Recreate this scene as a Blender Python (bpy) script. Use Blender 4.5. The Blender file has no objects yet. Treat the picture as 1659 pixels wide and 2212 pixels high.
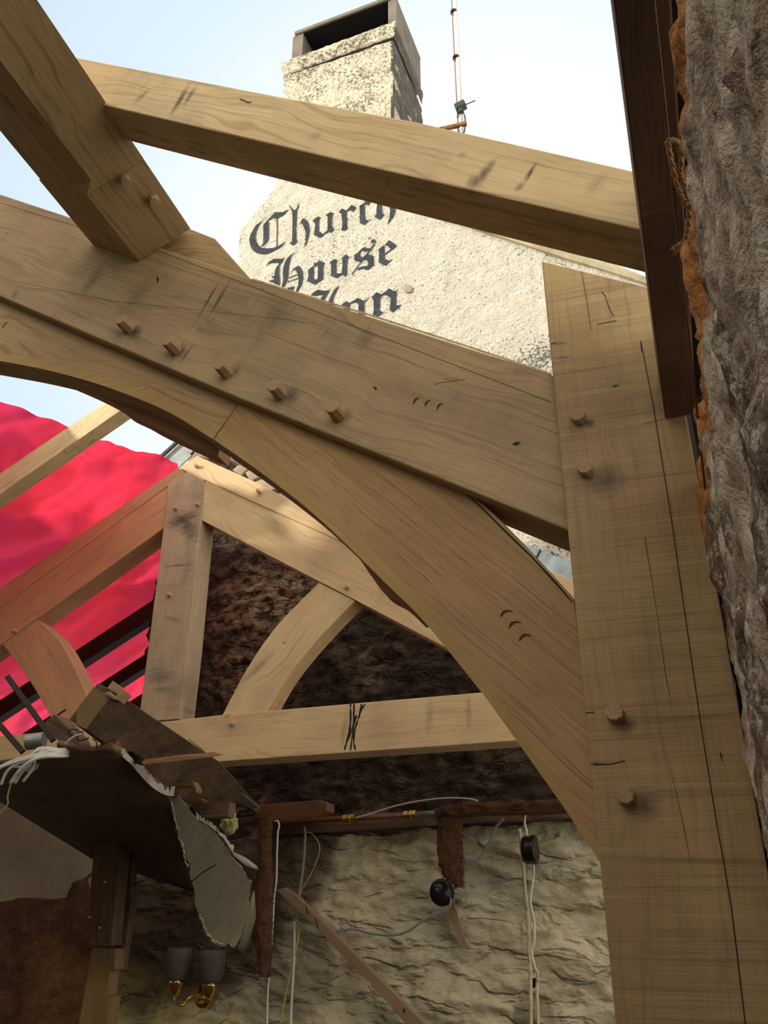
import bpy, bmesh, math, random
from mathutils import Vector, Matrix, noise
from mathutils.geometry import tessellate_polygon
random.seed(7)
C = bpy.context.scene.collection
F = 1876.0; CX, CY = 829.5, 1106.0; PIT = math.radians(25.25)
SP, CP = math.sin(PIT), math.cos(PIT)
CAM = Vector((0, 0, 1.6))

def ray(px, py):
    x = (px-CX)/F; y = -(py-CY)/F
    return Vector((x, CP - y*SP, SP + y*CP))
def W(px, py, z): return CAM + ray(px, py)*z
def depth(p): return (p-CAM).dot(Vector((0, CP, SP)))
class Pl:
    def __init__(s, p, n): s.p = Vector(p); s.n = Vector(n).normalized()
    def on(s, px, py):
        d = ray(px, py); return CAM + d*((s.p-CAM).dot(s.n)/d.dot(s.n))
    def off(s, t): return Pl(s.p + s.n*t, s.n)
def fr(deg):
    a = math.radians(deg)
    return Vector((math.cos(a), -math.sin(a), 0)), Vector((math.sin(a), math.cos(a), 0))
UP = Vector((0, 0, 1))
EXN, EYN = fr(17.5)
EXF, EYF = fr(21.5)
EXP, EYP = fr(19.7)
NEAR = Pl(W(1260, 1540, 1.75), EYN)
TRUSS = Pl(W(380, 1400, 5.0), EYF)
GABLE = TRUSS.off(1.05)
BACK = TRUSS.off(0.62)

# ------------------------------------------------------------------ objects
def link(o, parent=None):
    C.objects.link(o)
    if parent is not None:
        o.parent = parent
        o.matrix_parent_inverse = parent.matrix_basis.inverted()
    return o
def tag(o, label=None, cat=None, group=None, kind=None):
    if label: o['label'] = label
    if cat: o['category'] = cat
    if group: o['group'] = group
    if kind: o['kind'] = kind
    return o
def root(name, loc, label, cat, group=None):
    o = bpy.data.objects.new(name, None); o.location = loc; o.empty_display_size = .1
    C.objects.link(o); return tag(o, label, cat, group)
def frame_m(origin, x, z):
    x = Vector(x).normalized(); z = Vector(z).normalized(); y = z.cross(x).normalized(); x = y.cross(z).normalized()
    m = Matrix((x, y, z)).transposed().to_4x4(); m.translation = origin
    return m
def mobj(name, bm, mat, M=None, parent=None, bevel=0, smooth=False, seg=2):
    """bm holds WORLD coordinates; they are moved into the frame M."""
    if M is None:
        c = Vector((0, 0, 0))
        for v in bm.verts: c += v.co
        M = Matrix.Translation(c/max(1, len(bm.verts)))
    bm.transform(M.inverted())
    bmesh.ops.recalc_face_normals(bm, faces=bm.faces)
    me = bpy.data.meshes.new(name); bm.to_mesh(me); bm.free()
    if smooth:
        for p in me.polygons: p.use_smooth = True
    o = bpy.data.objects.new(name, me); me.materials.append(mat)
    o.matrix_world = M
    if parent is not None:
        C.objects.link(o)
        o.parent = parent
        pm = parent.matrix_basis.copy() if parent.type == 'MESH' else Matrix.Translation(parent.location)
        o.matrix_parent_inverse = pm.inverted()
        o.matrix_basis = M
    else: C.objects.link(o)
    if bevel:
        b = o.modifiers.new('bevel', 'BEVEL'); b.width = bevel; b.segments = seg; b.limit_method = 'ANGLE'; b.angle_limit = math.radians(35)
    return o
def prism_bm(pts, vec, bm=None):
    bm = bm or bmesh.new()
    a = [bm.verts.new(p) for p in pts]; b = [bm.verts.new(Vector(p)+vec) for p in pts]
    bm.faces.new(a); bm.faces.new(b[::-1])
    n = len(pts)
    for i in range(n): bm.faces.new((a[i], a[(i+1) % n], b[(i+1) % n], b[i]))
    return bm
def cr(pts, n=6):
    out = []
    for i in range(len(pts)-1):
        p0 = Vector(pts[max(i-1, 0)]); p1 = Vector(pts[i]); p2 = Vector(pts[i+1]); p3 = Vector(pts[min(i+2, len(pts)-1)])
        for k in range(n):
            t = k/n
            out.append(.5*((2*p1)+(p2-p0)*t+(2*p0-5*p1+4*p2-p3)*t*t+(3*p1-p0-3*p2+p3)*t**3))
    out.append(Vector(pts[-1])); return out
def timber(name, pl, px, thick, g0, g1, mat, parent=None, bevel=.004, extra=None):
    """front face traced on a real plane, extruded away from the viewer; local x runs with the grain"""
    pts = [pl.on(*p) for p in px]
    if extra: pts = extra(pts)
    gx = pl.on(*g1) - pl.on(*g0)
    M = frame_m(pl.on(*g0), gx, -pl.n)
    return mobj(name, prism_bm(pts, pl.n*thick), mat, M, parent, bevel)
def loft(secs, bm=None, cap=True, closed=True):
    bm = bm or bmesh.new(); R = []
    for s in secs: R.append([bm.verts.new(p) for p in s])
    n = len(secs[0])
    for a, b in zip(R, R[1:]):
        for i in range(n if closed else n-1):
            bm.faces.new((a[i], a[(i+1) % n], b[(i+1) % n], b[i]))
    if cap: bm.faces.new(R[0][::-1]); bm.faces.new(R[-1])
    return bm
def ring(c, d, r, n=10, up=None, ph=0, sq=1):
    d = d.normalized(); u = up or (Vector((0, 0, 1)) if abs(d.z) < .9 else Vector((1, 0, 0)))
    x = d.cross(u).normalized(); y = x.cross(d)
    return [c + x*math.cos(ph+i*2*math.pi/n)*r*sq + y*math.sin(ph+i*2*math.pi/n)*r for i in range(n)]
def tube_bm(pts, r, n=8, bm=None, jit=0):
    pts = [Vector(p) for p in pts]; secs = []
    x = None
    for i, p in enumerate(pts):
        d = (pts[min(i+1, len(pts)-1)] - pts[max(i-1, 0)]).normalized()
        if x is None:
            x = d.cross(Vector((.13, .2, 1))).normalized()
        x = (x - d*x.dot(d)).normalized(); y = x.cross(d)
        rr = (r[i] if isinstance(r, (list, tuple)) else r)
        secs.append([p + (x*math.cos(k*2*math.pi/n)+y*math.sin(k*2*math.pi/n))*rr*(1+random.uniform(-jit, jit)) for k in range(n)])
    return loft(secs, bm)
def tube(name, pts, r, mat, parent=None, n=8, jit=0, smooth=True, k=6):
    pts = cr(pts, k) if len(pts) > 2 else pts
    if isinstance(r, (list, tuple)) and len(r) != len(pts):
        r0 = r; r = [r0[0]+(r0[-1]-r0[0])*i/(len(pts)-1) for i in range(len(pts))]
    return mobj(name, tube_bm(pts, r, n, jit=jit), mat, None, parent, smooth=smooth)
def box_bm(M, sx, sy, sz, bm=None):
    bm = bm or bmesh.new()
    r = bmesh.ops.create_cube(bm, size=1)
    for v in r['verts']: v.co = M @ Vector((v.co.x*sx, v.co.y*sy, v.co.z*sz))
    return bm
def sheet(name, verts, faces, mat, parent=None, thick=0, sub=0, smooth=True):
    bm = bmesh.new(); vs = [bm.verts.new(v) for v in verts]
    for f in faces: bm.faces.new([vs[i] for i in f])
    if sub: bmesh.ops.subdivide_edges(bm, edges=bm.edges, cuts=sub, use_grid_fill=True)
    o = mobj(name, bm, mat, None, parent, smooth=smooth)
    if thick:
        m = o.modifiers.new('solid', 'SOLIDIFY'); m.thickness = thick; m.offset = 0
    return o
def inpoly(u, v, P):
    c = False; n = len(P); j = n-1
    for i in range(n):
        if (P[i][1] > v) != (P[j][1] > v) and u < (P[j][0]-P[i][0])*(v-P[i][1])/(P[j][1]-P[i][1])+P[i][0]: c = not c
        j = i
    return c
def snap(u, v, P):
    best = None
    for i in range(len(P)):
        a = P[i-1]; b = P[i]; dx = b[0]-a[0]; dy = b[1]-a[1]; L = dx*dx+dy*dy or 1e-9
        t = max(0, min(1, ((u-a[0])*dx+(v-a[1])*dy)/L)); x = a[0]+t*dx; y = a[1]+t*dy
        d = (x-u)**2+(y-v)**2
        if best is None or d < best[0]: best = (d, x, y)
    return best
def relief(name, pl, ex, poly3, cell, disp, mat, rag=0.0, thick=.2, parent=None, rs=6.):
    """rough masonry face: grid inside a polygon lying in plane pl, pushed out by disp(u, v)"""
    ey = Vector(pl.n); o3 = poly3[0]
    vz = UP if abs(ey.z) < .5 else ex.cross(ey)
    P = [((p-o3).dot(ex), (p-o3).dot(vz)) for p in poly3]
    if rag:
        Q = []
        for i in range(len(P)):
            a = Vector(P[i-1]); b = Vector(P[i]); n = max(1, int((b-a).length/(cell*1.3))); nn = Vector((-(b-a).y, (b-a).x)); nn = nn/(nn.length or 1)
            for k in range(n):
                q = a+(b-a)*(k/n); Q.append(tuple(q+nn*rag*noise.noise(Vector((q.x*rs, q.y*rs, 3.3)))*1.6+nn*rag*.5*noise.noise(Vector((q.x*rs*4, q.y*rs*4, 9.3)))))
        P = Q
    u0 = min(p[0] for p in P); u1 = max(p[0] for p in P); v0 = min(p[1] for p in P); v1 = max(p[1] for p in P)
    nu = int((u1-u0)/cell)+2; nv = int((v1-v0)/cell)+2
    bm = bmesh.new(); V = {}; cnt = {}
    def vert(i, j):
        if (i, j) not in V: V[(i, j)] = [u0+i*cell, v0+j*cell, 0]
        V[(i, j)][2] += 1; return (i, j)
    faces = []
    for i in range(nu):
        for j in range(nv):
            if inpoly(u0+(i+.5)*cell, v0+(j+.5)*cell, P): faces.append((vert(i, j), vert(i+1, j), vert(i+1, j+1), vert(i, j+1)))
    B = {}
    for k, (u, v, c) in V.items():
        edge = c < 4
        if edge:
            s = snap(u, v, P)
            if s[0] < (1.1*cell)**2: u, v = s[1], s[2]
        d = disp(u, v)
        B[k] = bm.verts.new(o3 + ex*u + vz*v - ey*d)
    for f in faces:
        try: bm.faces.new([B[k] for k in f])
        except ValueError: pass
    be = [e for e in bm.edges if e.is_boundary]
    r = bmesh.ops.extrude_edge_only(bm, edges=be)
    for g in r['geom']:
        if isinstance(g, bmesh.types.BMVert): g.co += ey*thick
    M = frame_m(o3, ex, -ey)
    bm.transform(M.inverted())
    me = bpy.data.meshes.new(name); bm.to_mesh(me); bm.free()
    for p in me.polygons: p.use_smooth = True
    me.materials.append(mat)
    o = bpy.data.objects.new(name, me); C.objects.link(o)
    if parent is not None:
        o.parent = parent
        pm = parent.matrix_basis.copy() if parent.type == 'MESH' else Matrix.Translation(parent.location)
        o.matrix_parent_inverse = pm.inverted(); o.matrix_basis = M
    else: o.matrix_world = M
    return o, M
def fb(x, y, z=0., o=4, H=.9): return noise.fractal(Vector((x, y, z)), H, 2.1, o)

# ------------------------------------------------------------------ materials
class NT:
    def __init__(s, name, rough=.8):
        s.m = bpy.data.materials.new(name); s.m.use_nodes = True
        s.t = s.m.node_tree; s.b = s.t.nodes['Principled BSDF']; s.b.inputs['Roughness'].default_value = rough
        s.b.inputs['Specular IOR Level'].default_value = .25
        s.tc = s.t.nodes.new('ShaderNodeTexCoord')
    def n(s, k, **kw):
        x = s.t.nodes.new(k)
        for a, b in kw.items(): setattr(x, a, b)
        return x
    def L(s, a, b): s.t.links.new(a, b)
    def vec(s, scale=(1, 1, 1), loc=(0, 0, 0), src=None, rot=(0, 0, 0)):
        m = s.n('ShaderNodeMapping'); m.inputs['Scale'].default_value = scale; m.inputs['Location'].default_value = loc; m.inputs['Rotation'].default_value = rot
        s.L(src or s.tc.outputs['Object'], m.inputs['Vector']); return m.outputs[0]
    def noise(s, vec, scale=1, detail=4, rough=.55, dist=0):
        x = s.n('ShaderNodeTexNoise'); x.inputs['Scale'].default_value = scale; x.inputs['Detail'].default_value = detail
        x.inputs['Roughness'].default_value = rough; x.inputs['Distortion'].default_value = dist
        s.L(vec, x.inputs['Vector']); return x.outputs['Fac']
    def ramp(s, v, a, b, lo=0, hi=1):
        r = s.n('ShaderNodeMapRange'); r.inputs['From Min'].default_value = a; r.inputs['From Max'].default_value = b
        r.inputs['To Min'].default_value = lo; r.inputs['To Max'].default_value = hi; s.L(v, r.inputs['Value']); return r.outputs[0]
    def math(s, op, a, b=None):
        x = s.n('ShaderNodeMath', operation=op)
        for i, v in enumerate((a, b)):
            if v is None: continue
            if isinstance(v, (int, float)): x.inputs[i].default_value = v
            else: s.L(v, x.inputs[i])
        return x.outputs[0]
    def mix(s, f, a, b, mode='MIX'):
        x = s.n('ShaderNodeMix', data_type='RGBA', blend_type=mode)
        if isinstance(f, (int, float)): x.inputs[0].default_value = f
        else: s.L(f, x.inputs[0])
        for i, v in ((6, a), (7, b)):
            if isinstance(v, tuple): x.inputs[i].default_value = (*v, 1)
            else: s.L(v, x.inputs[i])
        return x.outputs[2]
    def blob(s, centre, rad, soft=.5, aniso=(1, 1, 1)):
        """1 near a place on the object, 0 away from it"""
        d = s.n('ShaderNodeVectorMath', operation='SUBTRACT'); s.L(s.tc.outputs['Object'], d.inputs[0]); d.inputs[1].default_value = centre
        e = s.n('ShaderNodeVectorMath', operation='MULTIPLY'); s.L(d.outputs[0], e.inputs[0]); e.inputs[1].default_value = aniso
        l = s.n('ShaderNodeVectorMath', operation='LENGTH'); s.L(e.outputs[0], l.inputs[0])
        return s.ramp(l.outputs['Value'], rad*(1-soft), rad, 1, 0)
    def fin(s, col, bump=None, strength=.3, dist=.01):
        if isinstance(col, tuple): s.b.inputs['Base Color'].default_value = (*col, 1)
        else: s.L(col, s.b.inputs['Base Color'])
        if bump is not None:
            x = s.n('ShaderNodeBump'); x.inputs['Strength'].default_value = strength; x.inputs['Distance'].default_value = dist
            s.L(bump, x.inputs['Height']); s.L(x.outputs[0], s.b.inputs['Normal'])
        return s.m

def oak(name, base=(.50, .355, .175), alt=(.40, .275, .15), dark=(.22, .13, .06), saw=.0, stain=.4, seed=0., sc=1., ringf=.4, grain=.5, pink=.3, wk=.10):
    t = NT(name, .75)
    loc = (seed*3.1, seed*1.7, seed*.9)
    low = t.noise(t.vec((1.2*sc, 3*sc, 3*sc), loc), 1, 3)
    big = t.noise(t.vec((1.*sc, 2.*sc, 2.*sc), (seed+5, 2, 1)), 2, 4)
    col = t.mix(t.ramp(big, .40, .60), base, alt)
    gr = t.ramp(t.noise(t.vec((2.2, 5, 5), (seed+31, 4, 1)), 1.6, 4, .6), .5, .68)
    col = t.mix(t.math('MULTIPLY', gr, .25+.35*stain), col, tuple(x*y for x, y in zip(base, (.60, .66, .72))))
    col = t.mix(t.math('MULTIPLY', t.ramp(t.noise(t.vec((2, 2, 2), (seed+9, 1, 1)), 1.3, 3), .45, .7), pink), col, (.46, .29, .2))
    wy = t.n('ShaderNodeCombineXYZ'); t.L(t.math('MULTIPLY', low, wk), wy.inputs[1])
    wa = t.n('ShaderNodeVectorMath', operation='ADD'); t.L(t.vec((1, 1, 1), loc), wa.inputs[0]); t.L(wy.outputs[0], wa.inputs[1])
    warp = lambda scl: t.vec(scl, (0, 0, 0), wa.outputs[0])
    # growth rings: distorted bands across the grain
    cmb = t.n('ShaderNodeCombineXYZ'); sx = t.n('ShaderNodeSeparateXYZ'); t.L(t.vec((1, 1, 1), loc), sx.inputs[0])
    yy = t.math('ADD', t.math('MULTIPLY', sx.outputs[1], 1.), t.math('MULTIPLY', low, wk*2.8))
    t.L(t.math('MULTIPLY', sx.outputs[0], .035), cmb.inputs[0]); t.L(yy, cmb.inputs[1]); t.L(t.math('MULTIPLY', sx.outputs[2], .8), cmb.inputs[2])
    rings = t.noise(cmb.outputs[0], 70*sc, 2, .5, .3)
    col = t.mix(t.math('MULTIPLY', t.ramp(rings, .52, .72), ringf), col, dark)
    fine = t.noise(warp((1.3*sc, 150*sc, 150*sc)), 1, 3, .6)
    col = t.mix(t.math('MULTIPLY', t.ramp(fine, .54, .75), grain), col, dark)
    pores = t.noise(warp((9*sc, 300*sc, 300*sc)), 1, 2, .5)
    col = t.mix(t.math('MULTIPLY', t.ramp(pores, .62, .72), grain*.7), col, (.16, .10, .045))
    hgt = t.math('ADD', fine, rings)
    if saw > 0:
        s1 = t.noise(t.vec((420*sc, 4*sc, 4*sc), loc), 1, 2, .6)
        s2 = t.noise(t.vec((60*sc, 1.3*sc, 1.3*sc), loc), 1, 3, .7)
        s3 = t.noise(t.vec((8*sc, 300*sc, 300*sc), loc), 1, 1)
        col = t.mix(t.math('MULTIPLY', t.ramp(s1, .5, .8), saw*.55), col, dark)
        col = t.mix(t.math('MULTIPLY', t.ramp(s2, .56, .75), saw*.6), col, (.2, .13, .07))
        col = t.mix(t.math('MULTIPLY', t.ramp(s2, .3, .42, 1, 0), saw*.35), col, (.66, .5, .28))
        hgt = t.math('ADD', hgt, t.math('MULTIPLY', s1, saw*1.5))
    if stain > 0:
        m1 = t.ramp(t.noise(t.vec((1.5, 1.5, 1.5), (seed+20, 0, 3)), 2.3, 5, .6), .5, .72)
        m2 = t.ramp(t.noise(t.vec((16, 1.8, 1.8), (seed+2, 7, 3)), 1, 5, .65), .5, .7)
        st = t.math('MULTIPLY', t.math('MULTIPLY', m1, t.ramp(m2, 0, 1, .3, 1)), stain)
        col = t.mix(st, col, (.09, .085, .08))
        sp = t.ramp(t.noise(t.vec((26, 60, 60), loc), 1, 4, .6), .70, .76)
        col = t.mix(t.math('MULTIPLY', sp, min(1, stain*1.6)), col, (.035, .035, .04))
    m_ = t.fin(col, hgt, .25, .002); NTS[m_.name] = t
    return m_
NTS = {}
def stain(o, spots, col=(.055, .052, .06)):
    """soft weathering marks: (point a, point b, half width, strength) in world space on the object's face"""
    old = o.data.materials[0]; m = old.copy(); o.data.materials[0] = m
    nt = m.node_tree; b = nt.nodes['Principled BSDF']; src = b.inputs['Base Color'].links[0].from_socket
    tc = [n for n in nt.nodes if n.type == 'TEX_COORD'][0]; inv = o.matrix_basis.inverted()
    nz = nt.nodes.new('ShaderNodeTexNoise'); nz.inputs['Scale'].default_value = 28; nz.inputs['Detail'].default_value = 5; nz.inputs['Roughness'].default_value = .7
    mpz = nt.nodes.new('ShaderNodeMapping'); mpz.inputs['Scale'].default_value = (3, .6, .6); nt.links.new(tc.outputs['Object'], mpz.inputs[0]); nt.links.new(mpz.outputs[0], nz.inputs['Vector'])
    tot = None
    for a, c, w, k in spots:
        A = inv @ Vector(a); B = inv @ Vector(c); d = B-A; L = max(d.length/2, w)
        mp = nt.nodes.new('ShaderNodeMapping'); mp.vector_type = 'TEXTURE'; mp.inputs['Location'].default_value = (A+B)/2
        mp.inputs['Rotation'].default_value = (0, 0, math.atan2(d.y, d.x)); mp.inputs['Scale'].default_value = (L, w, .05)
        nt.links.new(tc.outputs['Object'], mp.inputs[0])
        ln = nt.nodes.new('ShaderNodeVectorMath'); ln.operation = 'LENGTH'; nt.links.new(mp.outputs[0], ln.inputs[0])
        ad = nt.nodes.new('ShaderNodeMath'); ad.operation = 'MULTIPLY_ADD'; nt.links.new(nz.outputs['Fac'], ad.inputs[0]); ad.inputs[1].default_value = 1.6; nt.links.new(ln.outputs['Value'], ad.inputs[2])
        mr = nt.nodes.new('ShaderNodeMapRange'); nt.links.new(ad.outputs[0], mr.inputs[0]); mr.inputs[1].default_value = .95; mr.inputs[2].default_value = 1.85; mr.inputs[3].default_value = k; mr.inputs[4].default_value = 0
        if tot is None: tot = mr.outputs[0]
        else:
            x = nt.nodes.new('ShaderNodeMath'); x.operation = 'MAXIMUM'; nt.links.new(tot, x.inputs[0]); nt.links.new(mr.outputs[0], x.inputs[1]); tot = x.outputs[0]
    mx = nt.nodes.new('ShaderNodeMix'); mx.data_type = 'RGBA'; nt.links.new(tot, mx.inputs[0]); nt.links.new(src, mx.inputs[6]); mx.inputs[7].default_value = (*col, 1)
    nt.links.new(mx.outputs[2], b.inputs['Base Color'])
def st(o, pl, L, col=(.055, .052, .06)): stain(o, [(pl.on(x0, y0), pl.on(x1, y1), w, k) for x0, y0, x1, y1, w, k in L], col)

def oldwood(name, base=(.085, .052, .032), hi=(.17, .11, .07), seed=0.):
    t = NT(name, .85)
    g = t.noise(t.vec((4, 70, 70), (seed, seed, 0)), 1, 4); b = t.noise(t.vec((3, 5, 5), (seed, 1, 2)), 2, 4)
    col = t.mix(t.ramp(b, .35, .7), base, hi); col = t.mix(t.ramp(g, .5, .72, 0, .7), col, (.03, .018, .012))
    return t.fin(col, g, .5, .003)

def plain(name, col, rough=.6, metal=0., var=.15, sc=40):
    t = NT(name, rough); t.b.inputs['Metallic'].default_value = metal
    nz = t.noise(t.vec(), sc, 3)
    c = t.mix(t.ramp(nz, .35, .7), col, tuple(max(0, x*(1-var*2)) for x in col))
    return t.fin(c, nz, .1, .001)

M = {}
M['post'] = oak('oak_post_sawn', (.58, .42, .215), (.47, .335, .17), saw=1.15, stain=.35, seed=1, ringf=.22, grain=.4, pink=.5)
M['raft'] = oak('oak_rafter', (.56, .415, .235), (.44, .325, .19), saw=.28, stain=.75, seed=2.3, ringf=.4, grain=.6, pink=.45)
M['brace'] = oak('oak_brace', (.56, .365, .185), (.48, .305, .15), saw=.1, stain=.1, seed=3.7, ringf=.3, grain=.95, pink=.2, wk=.03, sc=1.5)
M['bracel'] = oak('oak_brace_left', (.57, .405, .215), (.48, .33, .175), saw=.05, stain=.25, seed=4.4, ringf=.7, grain=.7, pink=.2)
M['sap'] = oak('oak_sapwood', (.56, .37, .15), (.48, .32, .13), saw=.0, stain=.1, seed=5.1, ringf=.3, grain=.5)
M['common'] = oak('oak_common_rafter', (.80, .61, .35), (.70, .52, .29), saw=.12, stain=.6, seed=6.6, ringf=.45, grain=.5, pink=.15)
M['purlin'] = oak('oak_purlin', (.53, .38, .195), (.44, .31, .155), saw=.05, stain=.3, seed=7.2, ringf=.75, grain=.6, pink=.2)
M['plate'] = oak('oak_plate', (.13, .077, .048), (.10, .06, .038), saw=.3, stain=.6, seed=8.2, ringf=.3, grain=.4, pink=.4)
M['peg'] = oak('oak_peg', (.56, .39, .23), (.46, .32, .19), saw=.0, stain=.2, seed=9.2, sc=2.5, ringf=.5, grain=.6)
M['tr1'] = oak('oak_truss_pale', (.66, .49, .28), (.60, .42, .24), saw=.1, stain=.35, seed=10.2, ringf=.3, grain=.4, pink=.3)
M['tr2'] = oak('oak_truss_king', (.50, .385, .26), (.43, .32, .225), saw=.6, stain=.85, seed=11.2, ringf=.2, grain=.3, pink=.3)
M['tr3'] = oak('oak_truss_orange', (.62, .33, .18), (.54, .28, .155), saw=.1, stain=.25, seed=12.9, ringf=.3, grain=.4, pink=.3)  # red bounce from the tarpaulin put into the colour; reddish ribs share it
M['old'] = oldwood('old_timber')
M['old2'] = oldwood('old_timber_brown', (.12, .07, .045), (.20, .13, .08), 3)
M['cut'] = oak('sawn_softwood_end', (.24, .155, .07), (.17, .11, .05), saw=.1, stain=.3, seed=13, sc=1.5)
M['lath'] = oak('lath_wood', (.30, .20, .125), (.24, .16, .10), saw=.1, stain=.3, seed=14, ringf=.3)
M['orangewood'] = oak('fresh_red_softwood', (.22, .10, .05), (.17, .08, .04), saw=.1, stain=.2, seed=15, ringf=.3)
M['ink'] = plain('pencil_ink', (.018, .02, .026), .8)
M['scribe'] = plain('carved_shadow_cut', (.11, .065, .03), .9)
M['white_cable'] = plain('white_pvc', (.62, .62, .56), .45, var=.05)
M['grey_cable'] = plain('grey_pvc', (.22, .23, .22), .5, var=.05)
M['yellow_cable'] = plain('yellowed_wire', (.5, .42, .15), .5, var=.1)
M['green_cable'] = plain('earth_wire', (.16, .17, .05), .5)
M['bakelite'] = plain('bakelite', (.012, .010, .010), .22, var=.1)
M['brass'] = plain('polished_brass', (.75, .52, .16), .22, 1.)
M['copper'] = plain('copper_pipe', (.26, .13, .09), .5, .8)
M['dkmetal'] = plain('dull_dark_metal', (.045, .032, .028), .6, .3)
M['grmetal'] = plain('zinc_metal', (.30, .31, .30), .45, .7)
M['pole'] = plain('white_pole', (.66, .66, .66), .4, var=.03)
M['greenbox'] = plain('dark_green_plastic', (.035, .06, .055), .4)
M['slate'] = plain('grey_slate', (.36, .41, .39), .6, var=.15, sc=12)
M['slate_d'] = plain('slate_edge', (.05, .055, .055), .7)
M['rope'] = plain('jute_rope', (.80, .56, .28), .9, var=.3, sc=300)
M['string'] = plain('brown_string', (.30, .19, .12), .9, var=.3, sc=300)
M['insul'] = plain('yellow_insulation', (.55, .50, .2), .95, var=.3, sc=80)
M['letters'] = None

def mat_gable():
    t = NT('limewashed_gable', .9)
    o = t.vec()
    big = t.noise(o, 1.6, 4); mid = t.noise(o, 9, 5, .6)
    spk = t.noise(t.vec((1, 1, 1), (4, 4, 4)), 46, 5, .72); spk2 = t.noise(t.vec((1, 2.2, 1)), 120, 3, .7)
    col = t.mix(t.ramp(mid, .3, .7), (.84, .81, .70), (.70, .66, .54))
    g = G['gable_M'].inverted()
    def P(px, py): return tuple(g @ GABLE.on(px, py))
    dens = t.ramp(big, .3, .7, .01, .05)
    for (px, py, r, w) in ((1130, 790, .40, .085), (1180, 770, .22, .09), (1000, 790, .3, .07), (730, 200, .55, .07), (840, 150, .35, .07), (560, 440, .2, .06), (620, 640, .25, .04), (640, 130, .3, .05), (520, 520, .1, .07), (700, 560, .7, .035), (585, 470, .3, .04), (1000, 560, .3, .02), (850, 640, .3, .03), (500, 1000, .6, .06), (1200,1200,.5,.05)):
        b = t.blob(P(px, py), r, .9); dens = t.math('ADD', dens, t.math('MULTIPLY', b, w))
    th = t.math('SUBTRACT', .625, dens)
    dark = t.math('MULTIPLY', t.math('SUBTRACT', spk, th), 22)
    cl = t.n('ShaderNodeClamp'); t.L(dark, cl.inputs[0])
    col = t.mix(t.math('MULTIPLY', cl.outputs[0], .85), col, (.06, .052, .045))
    th2 = t.math('SUBTRACT', .665, dens); d2 = t.n('ShaderNodeClamp'); t.L(t.math('MULTIPLY', t.math('SUBTRACT', spk2, th2), 14), d2.inputs[0])
    col = t.mix(t.math('MULTIPLY', d2.outputs[0], .6), col, (.2, .18, .15))
    # bare rubble low on the left, by the roof valley
    v = t.n('ShaderNodeTexVoronoi', feature='DISTANCE_TO_EDGE'); v.inputs['Scale'].default_value = 6; t.L(t.vec((1, 1.6, 1)), v.inputs['Vector'])
    stone = t.mix(t.ramp(v.outputs['Distance'], .0, .05), (.13, .11, .085), t.mix(t.ramp(mid, .3, .7), (.42, .36, .26), (.28, .23, .16)))
    col = t.mix(t.blob(P(520, 1040), .95, .25), col, stone)
    rust = t.math('MULTIPLY', t.ramp(t.noise(o, 5, 4), .62, .75), .35)
    col = t.mix(rust, col, (.62, .45, .22))
    # hairline cracks
    vc = t.n('ShaderNodeTexVoronoi', feature='DISTANCE_TO_EDGE'); vc.inputs['Scale'].default_value = 2.2
    w = t.n('ShaderNodeMix', data_type='VECTOR'); w.inputs[0].default_value = .12
    nn = t.n('ShaderNodeTexNoise'); nn.inputs['Scale'].default_value = 7; t.L(o, nn.inputs['Vector']); t.L(o, w.inputs[4]); t.L(nn.outputs['Color'], w.inputs[5]); t.L(w.outputs[1], vc.inputs['Vector'])
    ck = t.math('MULTIPLY', t.ramp(vc.outputs['Distance'], .0, .008, 1, 0), t.ramp(t.noise(o, 2.5, 2), .5, .6))
    col = t.mix(t.math('MULTIPLY', ck, .75), col, (.12, .1, .07))
    bh = t.math('ADD', t.math('MULTIPLY', mid, 2.), t.math('ADD', spk, t.noise(t.vec((1, 1.6, 1)), 24, 4)))
    return t.fin(col, bh, 1., .03)
def mat_chim(side=False):
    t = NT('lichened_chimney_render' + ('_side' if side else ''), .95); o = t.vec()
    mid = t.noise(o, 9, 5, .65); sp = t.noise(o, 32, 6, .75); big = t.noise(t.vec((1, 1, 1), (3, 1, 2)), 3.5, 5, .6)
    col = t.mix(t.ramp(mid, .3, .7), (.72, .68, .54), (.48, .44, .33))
    if side: col = t.mix(t.ramp(mid, .35, .7), (.075, .068, .06), (.20, .185, .165))  # side copy darkened to paint in its shade; moss is heavier there too
    col = t.mix(t.ramp(t.math('ADD', sp, t.math('MULTIPLY', big, .35)), .66, .77, 0, .9), col, (.085, .075, .06))
    moss = t.ramp(t.noise(t.vec((2, 2, 1), (7, 1, 2)), 3.5, 4), .56, .64)
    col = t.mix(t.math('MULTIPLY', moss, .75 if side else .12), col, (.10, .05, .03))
    return t.fin(col, t.math('ADD', mid, sp), .8, .02)
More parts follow.
